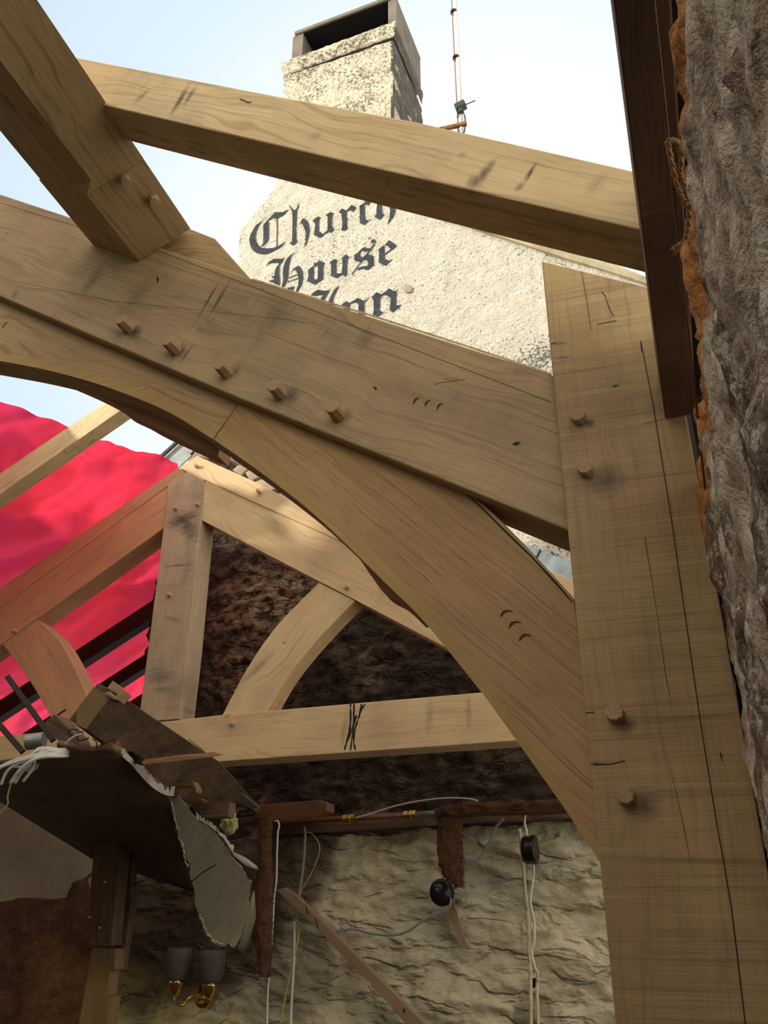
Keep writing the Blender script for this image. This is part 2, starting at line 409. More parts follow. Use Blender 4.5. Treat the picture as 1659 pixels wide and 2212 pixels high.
def mat_stone_dark():  # dark brown stone, with the interior's shade put into the colour
    t = NT('sooty_rubble_stone', .95)
    v = t.n('ShaderNodeTexVoronoi', feature='DISTANCE_TO_EDGE'); v.inputs['Scale'].default_value = 4.5
    nz = t.n('ShaderNodeTexNoise'); nz.inputs['Scale'].default_value = 5; o = t.vec((1, 2.2, 1)); t.L(o, nz.inputs['Vector'])
    w = t.n('ShaderNodeMix', data_type='VECTOR'); w.inputs[0].default_value = .38; t.L(o, w.inputs[4]); t.L(nz.outputs['Color'], w.inputs[5]); t.L(w.outputs[1], v.inputs['Vector'])
    mid = t.noise(t.vec((1, 1.8, 1)), 11, 6, .65); big = t.noise(t.vec(), 2.2, 4)
    col = t.mix(t.ramp(mid, .3, .72), (.014, .009, .007), (.055, .034, .023))
    col = t.mix(t.math('MULTIPLY', t.ramp(big, .52, .68), t.ramp(mid, .42, .6)), col, (.14, .09, .058))
    gi = frame_m(GABLE.off(.02).on(372, 1060), EXF, -EYF).inverted()
    for (px, py, r_) in ((560, 1290, .45), (520, 1460, .35), (640, 1300, .3)):  # lit patches painted in as lighter stone
        col = t.mix(t.math('MULTIPLY', t.blob(tuple(gi @ GABLE.on(px, py)), r_, .8), t.ramp(mid, .40, .62, 0, .9)), col, (.34, .235, .15))
    col = t.mix(t.ramp(v.outputs['Distance'], 0, .03, .55, 0), col, (.018, .012, .01))
    return t.fin(col, t.math('ADD', mid, t.ramp(v.outputs['Distance'], 0, .06, 0, .5)), .9, .03)
def mat_cream(shaded=False):
    t = NT('cream_painted_stone', .7); o = t.vec((1, 1.5, 1))
    mid = t.noise(o, 7, 5, .6); fine = t.noise(t.vec((1, 1.4, 1)), 40, 4, .6); big = t.noise(t.vec(), 1.3, 4)
    col = t.mix(t.ramp(big, .35, .65), (.58, .51, .345), (.50, .45, .325))
    col = t.mix(t.math('MULTIPLY', t.ramp(mid, .52, .75), .45), col, (.34, .27, .2))
    col = t.mix(t.ramp(fine, .68, .8, 0, .5), col, (.2, .16, .11))
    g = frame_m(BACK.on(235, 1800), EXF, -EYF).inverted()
    if shaded:  # large brown blobs paint in the shade under the broken ceiling
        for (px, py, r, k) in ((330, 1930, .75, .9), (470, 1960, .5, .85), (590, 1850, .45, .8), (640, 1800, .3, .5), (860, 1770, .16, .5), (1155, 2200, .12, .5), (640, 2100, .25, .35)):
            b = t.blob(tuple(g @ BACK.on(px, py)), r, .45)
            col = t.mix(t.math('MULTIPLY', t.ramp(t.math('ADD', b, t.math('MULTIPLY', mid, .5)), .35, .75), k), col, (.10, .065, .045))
    ledge = t.ramp(t.noise(t.vec((1, 2.4, 1), (2, 5, 1)), 4, 3, .5, .4), .47, .56)
    return t.fin(col, t.math('ADD', t.math('MULTIPLY', ledge, .8), t.math('ADD', mid, t.math('MULTIPLY', fine, .4))), .9, .02)
def mat_rubble_red():
    t = NT('red_brown_rubble', .95); o = t.vec((1, 1.3, 1))
    mid = t.noise(o, 9, 6, .7); sp = t.noise(o, 30, 4, .7)
    col = t.mix(t.ramp(mid, .3, .7), (.085, .036, .022), (.19, .10, .062)); col = t.mix(t.ramp(sp, .6, .7), col, (.05, .02, .015))
    col = t.mix(t.ramp(sp, .3, .4, .5, 0), col, (.38, .26, .17))
    return t.fin(col, t.math('ADD', mid, sp), .9, .02)
def mat_plaster(name, c1, c2):
    t = NT(name, .9); n = t.noise(t.vec(), 5, 5, .6); f = t.noise(t.vec(), 40, 3)
    col = t.mix(t.ramp(n, .35, .7), c1, c2); col = t.mix(t.ramp(f, .66, .74, 0, .6), col, tuple(x*.3 for x in c2))
    return t.fin(col, n, .3, .01)
def mat_rwall(Mw, htop):
    t = NT('crumbling_lime_plaster', .95)
    o = t.vec((1, 1, 1)); n1 = t.noise(t.vec((1, .5, 1)), 13, 6, .7, .8); n2 = t.noise(t.vec((1, .6, 1), (3, 3, 3)), 42, 6, .75); n3 = t.noise(t.vec((1, .35, 1), (8, 3, 3)), 6.5, 5, .65, .6)
    col = t.mix(t.ramp(n1, .38, .66), (.95, .80, .63), (.44, .31, .21))
    col = t.mix(t.ramp(n3, .47, .55, 0, .85), col, (.19, .12, .085))
    col = t.mix(t.ramp(n2, .57, .66, 0, .85), col, (.045, .035, .03))
    col = t.mix(t.ramp(n2, .39, .50, .9, 0), col, (.98, .88, .74))
    col = t.mix(t.math('MULTIPLY', t.ramp(t.noise(t.vec((1, .6, 1), (1, 9, 3)), 9, 3), .60, .68), .7), col, (.30, .155, .10))
    s = t.n('ShaderNodeSeparateXYZ'); t.L(t.tc.outputs['Object'], s.inputs[0])
    edge = t.math('ADD', s.outputs[1], t.math('MULTIPLY', t.math('SUBTRACT', t.noise(t.vec((1, 1, 1), (2, 2, 2)), 6.5, 4), .5), .26))
    band = t.math('MULTIPLY', t.ramp(edge, htop-.15, htop-.13), t.ramp(t.noise(t.vec((1, 1, 1), (5, 2, 2)), 3.1, 2), .26, .34))
    sand = t.mix(t.ramp(n2, .4, .62), (.95, .43, .14), (.42, .16, .05))
    col = t.mix(band, col, sand)
    return t.fin(col, t.math('ADD', t.math('MULTIPLY', n1, 2), n2), .8, .02)
def mat_tarp():
    t = NT('red_tarpaulin', .5)
    wv = t.noise(t.vec((120, 3, 3)), 1, 2); n = t.noise(t.vec(), 2, 3)
    col = t.mix(t.ramp(n, .35, .65), (.74, .035, .055), (.66, .04, .11))
    t.fin(col)
    tr = t.n('ShaderNodeBsdfTranslucent'); t.L(col, tr.inputs['Color'])
    mx = t.n('ShaderNodeMixShader'); mx.inputs[0].default_value = .72
    out = t.t.nodes['Material Output']; t.L(t.b.outputs[0], mx.inputs[1]); t.L(tr.outputs[0], mx.inputs[2]); t.L(mx.outputs[0], out.inputs['Surface'])
    return t.m
def mat_felt():
    t = NT('hair_felt_lagging', 1.); n = t.noise(t.vec(), 150, 4, .7); b = t.noise(t.vec(), 14, 3)
    col = t.mix(t.ramp(n, .35, .7), (.075, .034, .018), (.20, .10, .052)); col = t.mix(t.ramp(b, .5, .7, 0, .6), col, (.04, .018, .01))
    return t.fin(col, n, 1., .01)
def mat_letter():
    t = NT('faded_blue_black_paint', .8); n = t.noise(t.vec(), 30, 5, .7)
    col = t.mix(t.ramp(n, .3, .75), (.018, .021, .027), (.052, .060, .074)); return t.fin(col, n, .5, .008)
def mat_lead():
    t = NT('weathered_lead', .5); n = t.noise(t.vec((6, 1.5, 1)), 3, 5); t.b.inputs['Metallic'].default_value = .3
    return t.fin(t.mix(t.ramp(n, .35, .7), (.36, .44, .48), (.20, .25, .29)), n, .3, .01)
G = {}
M['coping'] = None
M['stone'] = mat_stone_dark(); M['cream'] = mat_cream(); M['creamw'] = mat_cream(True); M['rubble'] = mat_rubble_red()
M['ceil'] = mat_plaster('dirty_brown_ceiling', (.14, .082, .055), (.09, .052, .036))
M['board'] = mat_plaster('torn_plasterboard', (.26, .225, .165), (.18, .155, .115))
M['papertear'] = mat_plaster('torn_gypsum_edge', (.50, .47, .38), (.30, .26, .19))
M['oldplaster'] = mat_plaster('grey_old_plaster', (.36, .33, .25), (.28, .25, .19))
M['tarp'] = mat_tarp(); M['felt'] = mat_felt(); M['letters'] = mat_letter(); M['lead'] = mat_lead()
M['chim'] = mat_chim(); M['chims'] = mat_chim(True)
M['coping'] = mat_plaster('mossy_coping', (.42, .37, .25), (.25, .21, .13))
M['conc2'] = mat_plaster('bare_rubble', (.40, .34, .25), (.26, .21, .15))
M['conc'] = mat_plaster('old_concrete', (.20, .175, .15), (.13, .11, .09))
M['terminal_in'] = plain('soot', (.012, .01, .01), .95)  # flat black for the underside and back of the chimney's slab top
M['sootred'] = oldwood('sooty_rafter', (.016, .008, .006), (.03, .015, .011), 5); M['soot'] = plain('blackened_timber', (.02, .014, .01), .95)  # near-black rafter tone, then the black of the added gap filler
M['glass'] = plain('frosted_grey_glass', (.15, .135, .115), .5)
M['floor'] = mat_plaster('dusty_boards', (.075, .055, .04), (.05, .037, .028))
M['outer'] = mat_plaster('house_wall', (.20, .17, .14), (.15, .125, .10))  # tone of the unseen walls added to block light

# ------------------------------------------------------------------ small parts
def peg(pl, px, py, r, proud, parent, tilt=(0, 0), seed=0):
    """faceted oak peg; (px,py) is where its end face is seen"""
    rnd = random.Random(seed+px)
    f = pl.off(-proud).on(px, py); n = 8
    base = f + pl.n*(proud+.012) + EXN*tilt[0] + UP*tilt[1]
    d = (base-f).normalized(); rr = [r*rnd.uniform(.93, 1.06) for _ in range(n)]
    x = d.cross(UP).normalized(); y = x.cross(d)
    def rg(c, s, chop=0): return [c + (x*math.cos(k*2*math.pi/n+.2)+y*math.sin(k*2*math.pi/n+.2))*rr[k]*s - d*chop*math.sin(k*2*math.pi/n)*.4 for k in range(n)]
    bm = loft([rg(f, .93, rnd.uniform(-.004, .004)), rg(f+d*.004, 1.), rg(base, 1.05)])
    return mobj('peg', bm, M['peg'], frame_m(f, d, UP), parent, .0012)
def mark(name, pl, px, w, mat, parent, h=.0012, closed=False):
    """thin drawn or scribed line lying on a face"""
    q = pl.off(-h); pts = [q.on(*p) for p in px]; bm = bmesh.new()
    L = []; R = []
    for i, p in enumerate(pts):
        d = (pts[min(i+1, len(pts)-1)]-pts[max(i-1, 0)]).normalized(); s = d.cross(pl.n).normalized()
        ww = w[i] if isinstance(w, (list, tuple)) else w
        L.append(bm.verts.new(p+s*ww/2)); R.append(bm.verts.new(p-s*ww/2))
    for i in range(len(pts)-1): bm.faces.new((L[i], L[i+1], R[i+1], R[i]))
    return mobj(name, bm, mat, None, parent)

# ================================================================== NEAR FRAME
RAFT = NEAR.off(.012); BR = NEAR.off(.050)
# ---- post
def down(pts):
    a = pts[-1].copy(); b = pts[-2].copy()
    L = pts[-1] + (pts[-1]-pts[0])*((pts[-1].z)/(pts[0].z-pts[-1].z))
    R = pts[-2] + (pts[-2]-pts[-3])*((pts[-2].z)/(pts[-3].z-pts[-2].z))
    return pts[:-1] + [R, L] + [pts[-1]]
post = timber('oak_post', NEAR, [(1170, 563), (1426, 626), (1484, 905), (1659, 1880), (1330, 2212)], .17, (1460, 2150), (1290, 700), M['post'], None, .004, down)
tag(post, 'broad new oak corner post with sloping top, four pegs and a long black vertical line', 'post')
for i, (x, y) in enumerate(((1247, 894), (1262, 1008), (1327, 1538), (1350, 1717))):
    peg(NEAR, x, y, .0178, .022, post, (.004, -.002), i)
mark('snapped_line', NEAR, [(1385, 740), (1412, 880), (1450, 1120), (1480, 1330), (1513, 1560), (1545, 1760), (1580, 1960), (1610, 2212)], .0018, M['ink'], post)
mark('pencil_line', NEAR, [(1256, 585), (1268, 650), (1277, 712)], .0012, M['scribe'], post)
mark('shoulder_line', NEAR, [(1385, 916), (1440, 905)], .001, M['scribe'], post)
mark('drying_crack', NEAR, [(1393, 1160), (1420, 1330), (1438, 1460), (1452, 1530)], [.0015, .0008, .0012, .0005], M['scribe'], post)
mark('drying_crack', NEAR, [(1448, 1660), (1478, 1790), (1494, 1880)], [.0006, .0012, .0004], M['scribe'], post)
for pts in ([(1300, 630), (1308, 640), (1312, 655), (1318, 670), (1325, 682)], [(1290, 700), (1310, 696), (1332, 692)], [(1322, 836), (1334, 833)], [(1384, 735), (1386, 760)], [(1190, 742), (1204, 739)], [(1264, 1540), (1284, 1538)], [(1282, 1652), (1322, 1650), (1350, 1643)], [(1556, 1625), (1560, 1645)]):
    mark('ink_dash', NEAR, pts, .0016, M['ink'], post)

# ---- principal rafter
raft = timber('principal_rafter', RAFT, [(-300, 320), (155, 470), (540, 600), (1205, 813), (1238, 1150), (1015, 1060), (520, 862), (0, 640), (-300, 512)], .15, (0, 640), (1015, 1060), M['raft'], None, .005)
tag(raft, 'massive new oak sloping beam with a row of five pegs, crossing above the curved braces', 'beam')
for i, (x, y) in enumerate(((259, 690), (360, 735), (472, 786), (590, 832), (716, 878))):
    peg(RAFT, x, y, .0195, .045, raft, (.004, -.004), 10+i)
mark('pencil_line', RAFT, [(330, 537), (540, 617), (800, 718), (1000, 795), (1190, 868)], .0013, M['scribe'], raft)
mark('pencil_line', RAFT, [(0, 437), (100, 469), (180, 493)], .001, M['scribe'], raft)
mark('drying_crack', RAFT, [(0, 600), (240, 650), (420, 668), (620, 690), (700, 702)], [.0004, .0009, .0006, .0009, .0004], M['scribe'], raft)
for x0, y0 in ((893, 872), (918, 877), (944, 884)):
    mark('carpenter_mark', RAFT, cr([(x0, y0), (x0+4, y0-9), (x0+12, y0-13)], 4), [.002, .003, .005, .006, .006, .005, .004, .003, .002], M['scribe'], raft)
mark('pencil_writing', RAFT, [(938, 831), (952, 826), (1005, 819)], .0012, M['scribe'], raft)
mark('pencil_writing', RAFT, [(958, 820), (962, 815), (966, 821), (972, 815), (978, 820), (984, 814), (984, 821), (990, 815)], .001, M['scribe'], raft)
for pts in ([(1107, 960), (1119, 954)], [(1113, 962), (1124, 955)], [(807, 834), (813, 841)]):
    mark('weather_stain', RAFT, cr(pts, 4), [random.uniform(.002, .007) for _ in range(len(cr(pts, 4)))], M['ink'], raft)
mark('knot', RAFT, [(339, 597), (341, 604), (340, 611)], [.004, .008, .003], M['scribe'], raft)

# ---- arched braces
intr = cr([(462, 950), (560, 1018), (680, 1112), (780, 1207), (830, 1257), (905, 1330), (980, 1420), (1055, 1515), (1155, 1655), (1230, 1762), (1300, 1868)], 4)
inner = cr([(474, 932), (575, 996), (700, 1090), (790, 1178), (836, 1222), (920, 1307), (985, 1384), (1070, 1500), (1170, 1640), (1240, 1738), (1300, 1835)], 4)
ext = cr([(985, 1046), (1045, 1090), (1110, 1152), (1170, 1215), (1240, 1292)], 3)
brace = timber('curved_brace', BR, [(517, 868), (760, 968)] + [tuple(p) for p in ext] + [(1315, 1868)] + [tuple(p) for p in intr[::-1]], .12, (500, 900), (1290, 1560), M['brace'], None, .003)
tag(brace, 'curved new oak brace sweeping from the big rafter down to the corner post', 'brace')
strip = [BR.off(-.0015).on(*p) for p in inner]; st2 = [BR.off(-.0015).on(*p) for p in intr]
bm = bmesh.new(); a = [bm.verts.new(p) for p in strip]; b = [bm.verts.new(p) for p in st2]
for i in range(len(a)-1): bm.faces.new((a[i], a[i+1], b[i+1], b[i]))
tag(mobj('sapwood_edge', bm, M['sap'], frame_m(strip[0], strip[-1]-strip[0], -NEAR.n), brace), 'paler yellow strip along the inner curve')
mark('drying_crack', BR, [(1000, 1062), (1040, 1096), (1090, 1146), (1150, 1204), (1200, 1258), (1236, 1300)], [.001, .003, .0035, .003, .004, .002], M['ink'], brace)
for x0, y0 in ((1081, 1333), (1099, 1357), (1121, 1385)):
    mark('carpenter_mark', BR, cr([(x0, y0), (x0+6, y0-10), (x0+16, y0-14), (x0+27, y0-12)], 4), [.001, .002, .004, .005, .006, .0065, .006, .005, .004, .0035, .003, .002, .001], M['scribe'], brace)
BL = NEAR.off(.054)
intl = cr([(-300, 745), (-100, 765), (0, 780), (90, 797), (180, 820), (270, 850), (370, 893), (460, 949)], 5)
innl = cr([(-300, 730), (-100, 748), (0, 763), (95, 778), (190, 800), (285, 827), (385, 868), (472, 930)], 5)
bracel = timber('curved_brace', BL, [(-300, 495), (0, 628), (250, 738), (515, 862), (514, 872)] + [tuple(p) for p in intl[::-1]], .11, (0, 720), (480, 880), M['bracel'], None, .003)
tag(bracel, 'upper curved oak brace piece under the big pegged rafter at the left edge', 'brace')
bm = bmesh.new(); a = [bm.verts.new(BL.off(-.0015).on(*p)) for p in innl]; b = [bm.verts.new(BL.off(-.0015).on(*p)) for p in intl]
for i in range(len(a)-1): bm.faces.new((a[i], a[i+1], b[i+1], b[i]))
tag(mobj('sapwood_edge', bm, M['sap'], frame_m(BL.on(0, 780), EXN, -NEAR.n), bracel), 'paler yellow strip along the inner curve')
mark('carpenter_mark', BL, cr([(6, 708), (9, 700), (16, 696)], 3), .003, M['scribe'], bracel)

# second curved timber just behind the first pair
B2 = NEAR.off(.165)
i2 = cr([(120, 812), (190, 842), (240, 868), (268, 889), (300, 904), (340, 926), (430, 968), (470, 985)], 4)
b2 = timber('backing_rib', B2, [(120, 790), (262, 840), (370, 880), (480, 950)] + [tuple(p) for p in i2[::-1]], .07, (150, 850), (470, 985), M['tr3'], None, .002)
tag(b2, 'thin reddish oak rib showing behind the underside of the upper curved brace', 'timber')
i3 = cr([(776, 1206), (802, 1244), (830, 1281), (868, 1303), (905, 1338)], 4)
b3 = timber('backing_rib', B2, [(790, 1190), (900, 1300), (925, 1338)] + [tuple(p) for p in i3[::-1]], .07, (770, 1215), (900, 1345), M['tr3'], None, .002)
tag(b3, 'short reddish oak rib showing behind the middle of the lower curved brace', 'timber')

st(raft, RAFT, [(283, 712, 300, 724, .03, .8), (385, 755, 392, 765, .03, .75), (500, 800, 510, 805, .03, .6), (615, 850, 640, 858, .035, .75), (745, 893, 748, 900, .025, .6), (560, 640, 640, 700, .05, .35), (500, 600, 445, 695, .008, .8), (478, 600, 420, 700, .006, .8), (405, 728, 360, 792, .006, .8), (420, 740, 385, 790, .005, .7), (25, 640, 40, 630, .02, .5), (800, 700, 780, 760, .03, .4), (230, 560, 170, 650, .03, .4), (330, 590, 250, 700, .05, .3)])  # marks beside the pegs paint in their soft shadows; the rest are stains
st(post, NEAR, [(1290, 1020, 1330, 1050, .05, .6), (1262, 915, 1285, 915, .015, .8), (1350, 1560, 1365, 1568, .02, .7), (1378, 1735, 1400, 1742, .035, .7), (1240, 1650, 1320, 1650, .003, .9), (1560, 1640, 1556, 1625, .006, .9), (1190, 745, 1230, 740, .005, .6), (1195, 775, 1240, 770, .004, .6), (1322, 834, 1340, 832, .004, .9)])  # post peg shadows painted at their lower right, among real stains
tag(mark('sapwood_edge', RAFT, [(545, 603), (800, 681), (1000, 745), (1192, 809)], .006, M['common'], raft, .0008), 'paler strip along the top edge')  # paler strip drawn along the rafter's top edge
# ---- packing block on the back of the rafter, beside the purlin end
blk = timber('packing_block', RAFT.off(.02), [(318, 542), (395, 488), (464, 515), (542, 603), (530, 615), (340, 560)], .12, (345, 535), (540, 600), M['purlin'], None, .003)
tag(blk, 'small wedge shaped oak block on top of the big rafter beside the overhead purlin', 'block')

# ---- purlin running overhead towards the viewer
DP = (ray(1430, 2010)).normalized(); DP = -DP
FRONT = RAFT.off(-.001)
q = [FRONT.on(*p) for p in ((205, 530), (300, 565), (412, 494), (318, 458))]   # bottom-left, bottom-right, top-right, top-left
def tline(p0, D, px, py):
    r = ray(px, py).normalized(); w = p0-CAM; b = D.dot(r); d = D.dot(w); e = r.dot(w)
    return (b*e-d)/(1-b*b)
s1 = tline(q[1], DP, 200, 425); s0 = tline(q[1], DP, 195, 404)
def psec(t, ch, grow=0):
    ed = (q[0]-q[1]).normalized(); eu = (q[2]-q[1]).normalized(); o = DP*t
    return [q[0]+o+ed*grow, q[1]+o+ed*ch, q[1]+o+eu*ch, q[2]+o, q[3]+o+ed*grow]
tA = tline(q[2], DP, 297, 343)
bm = loft([psec(.0, .0004, .012), psec((s1+tA)/2, .0004, .012)])
pM = frame_m(q[1], DP, (q[2]-q[3]).cross(DP))
pur = root('purlin', q[1], 'thick new oak purlin at the top left running overhead, pegged to the big rafter', 'beam')
mobj('beam_end', bm, M['purlin'], frame_m(q[1]+Vector((.3, .2, 0)), DP, (q[1]-q[0]).normalized()), pur, .002)
tt = (s1+tA)/2+.0005
bm = loft([psec(tt, .0004), psec(tt+.001, .0005), psec(tt+.035, .036), psec(3.0, .036)])
mobj('beam', bm, M['purlin'], frame_m(q[1], DP, (q[1]-q[0]).normalized()), pur, .002)
def peg_side(px, py):
    sn = (q[2]-q[1]).cross(DP).normalized(); sn = sn if sn.dot(q[1]-q[0]) > 0 else -sn; pl = Pl(q[1], -sn)
    f = pl.off(-.018).on(px, py); n = 8; d = -sn; x = d.cross(DP).normalized(); y = x.cross(d)
    rg = lambda c, s: [c+(x*math.cos(k*math.pi/4)+y*math.sin(k*math.pi/4))*.015*s for k in range(n)]
    mobj('peg', loft([rg(f, .92), rg(f+d*.003, 1), rg(f+d*.03, 1.05)]), M['peg'], frame_m(f, d, UP), pur, .001)
peg_side(272, 394); peg_side(334, 437)

# ---- common rafter lying over purlin and plate
ta = tline(q[2], DP, 222, 226); tb = tline(q[2], DP, 280, 303)
pa = q[2]+DP*ta; CR = Pl(pa, EYN); cth = (pa-(q[2]+DP*tb)).dot(EYN)*-1
print('common rafter t', ta, tb, 'thick', cth, 'depth', depth(pa))
cth = min(max(cth, .06), .2)
com = timber('common_rafter', CR, [(-120, 66), (150, 121), (608, 209), (900, 263), (1400, 376), (1470, 392), (1470, 517), (1380, 495), (800, 361), (225, 227), (-120, 148)], cth, (225, 228), (1380, 495), M['common'], None, .004)
tag(com, 'pale new oak rafter crossing in front of the painted chimney, dark stains near both ends', 'beam')
st(com, CR, [(412, 178, 368, 252, .012, .8), (425, 182, 395, 232, .01, .6), (330, 185, 285, 228, .012, .5), (1068, 342, 1022, 410, .014, .8), (1045, 370, 1012, 412, .02, .7), (1162, 345, 1130, 400, .007, .95), (1110, 415, 1135, 392, .01, .6), (985, 338, 1012, 332, .012, .4), (1270, 425, 1310, 370, .02, .3), (700, 288, 660, 300, .02, .25)])
mark('drying_crack', CR, cr([(518, 214), (528, 217), (536, 221), (543, 219)], 3), .003, M['scribe'], com)

# ---- eaves plate overhead on the right
DPL = -EYP
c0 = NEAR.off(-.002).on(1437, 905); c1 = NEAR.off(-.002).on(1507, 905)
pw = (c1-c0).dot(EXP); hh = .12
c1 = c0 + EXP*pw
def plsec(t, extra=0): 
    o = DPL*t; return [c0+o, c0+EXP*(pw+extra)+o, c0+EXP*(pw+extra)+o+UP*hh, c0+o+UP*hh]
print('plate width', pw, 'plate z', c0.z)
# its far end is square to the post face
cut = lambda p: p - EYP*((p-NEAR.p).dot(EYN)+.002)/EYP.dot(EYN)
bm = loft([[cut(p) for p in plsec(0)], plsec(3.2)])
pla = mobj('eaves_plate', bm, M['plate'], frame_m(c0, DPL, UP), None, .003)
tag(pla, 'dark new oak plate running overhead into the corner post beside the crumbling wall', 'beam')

# ---- right hand wall
RW0 = NEAR.on(1552, 1262) + EXN*.02
RWP = Pl(RW0, EXP)      # plane facing left
h1 = RWP.on(1491, 0).z
print('wall top z', h1, 'dist', RWP.on(1491, 0))
A = RW0 + EYP*.9; A.z = 0
Bp = RW0 - EYP*3.0; Bp.z = 0
Tn = Bp.copy(); Tn.z = h1-.01; Tf = A.copy(); Tf.z = h1-.01
def dr(u, v):
    a_ = fb(u*9, v*3.2, 1., 5)
    return .022*fb(u*4, v*1.8, 7., 3) + .022*(1-abs(a_)*2.2) + .010*fb(u*26, v*12, 4., 4)
wr, MR = relief('wall_right', Pl(A, EXP), -EYP, [A, Bp, Tn, Tf], .012, dr, mat_rwall(None, h1-A.z), rag=.016, thick=.35, rs=5)
tag(wr, 'rough crumbling lime plastered stone wall close on the right', kind='structure')
# black filler added over the gap beside the plate, painting its shade
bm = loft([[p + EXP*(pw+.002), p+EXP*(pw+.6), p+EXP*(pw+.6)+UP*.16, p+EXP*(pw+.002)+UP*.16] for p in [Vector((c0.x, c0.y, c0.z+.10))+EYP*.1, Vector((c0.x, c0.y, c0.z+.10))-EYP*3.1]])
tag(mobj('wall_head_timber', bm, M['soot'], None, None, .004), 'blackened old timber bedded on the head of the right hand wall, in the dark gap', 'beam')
Wa = RW0 + EYP*.22 - EXP*.005; Wa.z = 0; Wb = Wa + EYP*.7  # dark slab added to fill the gap behind the post with black
tag(mobj('wall_right_return', prism_bm([Wa, Wb, Wb+UP*3.15, Wa+UP*3.15], EXP*.4), M['stone']), 'taller dark masonry behind the post', kind='structure')

# ---- string and rope
s_a = Pl(Vector((0, 0, c0.z-.02)), UP).on(1412, 0); s_b = NEAR.off(-.02).on(1533, 1150); s_c = NEAR.off(-.02).on(1545, 1260)
def sl(t): return s_a + (s_b-s_a)*t
strn = tube('string_line', [s_a+(s_a-s_b)*.5, s_a, sl(.5), s_b, s_c], .0022, M['string'], None, 6, .15)
tag(strn, 'thin brown string stretched under the dark overhead plate along the wall gap', 'string')
kd = [depth(sl(y/1150*1.0)) for y in (300, 540)]
def on_s(px, py):
    t = py/1150.; t3 = tline(s_a, (s_b-s_a).normalized(), px, py)/(s_b-s_a).length
    return W(px, py, depth(sl(max(0, t3)))-.006)
rp = root('rope_tie', on_s(1442, 303), 'frayed jute rope looped over the string and knotted, hanging beside the wall', 'rope')
def rope(name, px, r):
    pts = cr([on_s(*p) for p in px], 8); n = len(pts); bm = bmesh.new()
    for s in range(3):
        P = []
        for i, p in enumerate(pts):
            d = (pts[min(i+1, n-1)]-pts[max(i-1, 0)]).normalized(); x = d.cross(EYP).normalized(); y = x.cross(d)
            a = i*.55+s*2.094; P.append(p+(x*math.cos(a)+y*math.sin(a))*r*.55)
        tube_bm(P, r*.62, 6, bm, .12)
    return mobj(name, bm, M['rope'], None, rp, smooth=True)
rope('rope_loop', [(1442, 305), (1455, 303), (1466, 312), (1473, 345), (1470, 375), (1480, 400), (1487, 432)], .0036)
rope('rope_loop', [(1442, 305), (1450, 345), (1462, 395), (1474, 425), (1486, 436)], .0036)
rope('rope_tail', [(1485, 432), (1489, 455), (1487, 490), (1482, 515), (1474, 525), (1458, 542)], .0042)
bm = bmesh.new(); c = on_s(1486, 436)
for k in range(5): tube_bm([c+Vector((random.uniform(-.008, .008), 0, random.uniform(-.008, .008))) for _ in range(4)], .004, 6, bm)
mobj('knot', bm, M['rope'], None, rp, smooth=True)
bm = bmesh.new(); c = on_s(1470, 524)
for k in range(16):
    e = on_s(1455+random.uniform(-8, 25), 540+random.uniform(-6, 14)); tube_bm([c, (c+e)/2+Vector((random.uniform(-.004, .004),)*3), e], .0011, 4, bm)
mobj('frayed_end', bm, M['rope'], None, rp, smooth=True)

# ================================================================== GABLE WALL + CHIMNEY
def dg(u, v): return .014*fb(u*3, v*3, 2, 4) + .004*fb(u*16, v*20, 5, 3)
gp = [(601, 290), (598, 385), (590, 410), (550, 460), (517, 500), (514, 560), (520, 640), (500, 760), (455, 900), (431, 960), (400, 1010), (372, 1060), (1330, 1330), (1600, 1330), (1600, 690), (1393, 612), (1180, 545), (945, 466), (860, 380), (855, 300)]
P3 = [GABLE.on(*p) for p in gp]
G['gable_M'] = frame_m(P3[0], EXF, -EYF)
M['gable'] = mat_gable()
gw, _ = relief('wall_gable', GABLE, EXF, P3, .022, dg, M['gable'], rag=.012, thick=.45, rs=9)
tag(gw, 'whitewashed gable wall with black gothic lettering below the chimney', kind='structure')
gl = [(372, 1060), (345, 1200), (330, 1300), (322, 1420), (318, 1520), (300, 1660), (270, 1990), (1600, 1990), (1600, 1330), (1330, 1330)]
def dstone(u, v): 
    return .07*abs(fb(u*3.2, v*7, 7, 4)) + .03*fb(u*2, v*2, 1, 3) + .014*fb(u*14, v*24, 5, 3)
gs, _ = relief('wall_rear', GABLE, EXF, [GABLE.off(.02).on(*p) for p in gl], .022, dstone, M['stone'], rag=.03, thick=.45, rs=7)
tag(gs, 'dark sooty rubble wall inside the small roof truss', kind='structure')
# coping stones along the right verge
cop = [(945, 458), (1180, 537), (1393, 604), (1600, 682)]
bmc = bmesh.new()
pp = [GABLE.off(-.03).on(*p) for p in cr([Vector(c) for c in cop], 8)]
secs = [[p+Vector((0, 0, -.03))-EYF*.0, p-EYF*.012+UP*.012*random.uniform(0, 1.5), p+UP*random.uniform(.02, .05), p+EYF*.4+UP*.04, p+EYF*.4-UP*.03] for p in pp]
tag(mobj('trim_coping', loft(secs, bmc), M['coping'], None, None), 'mossy stone coping on the sloping right edge of the gable', kind='structure')

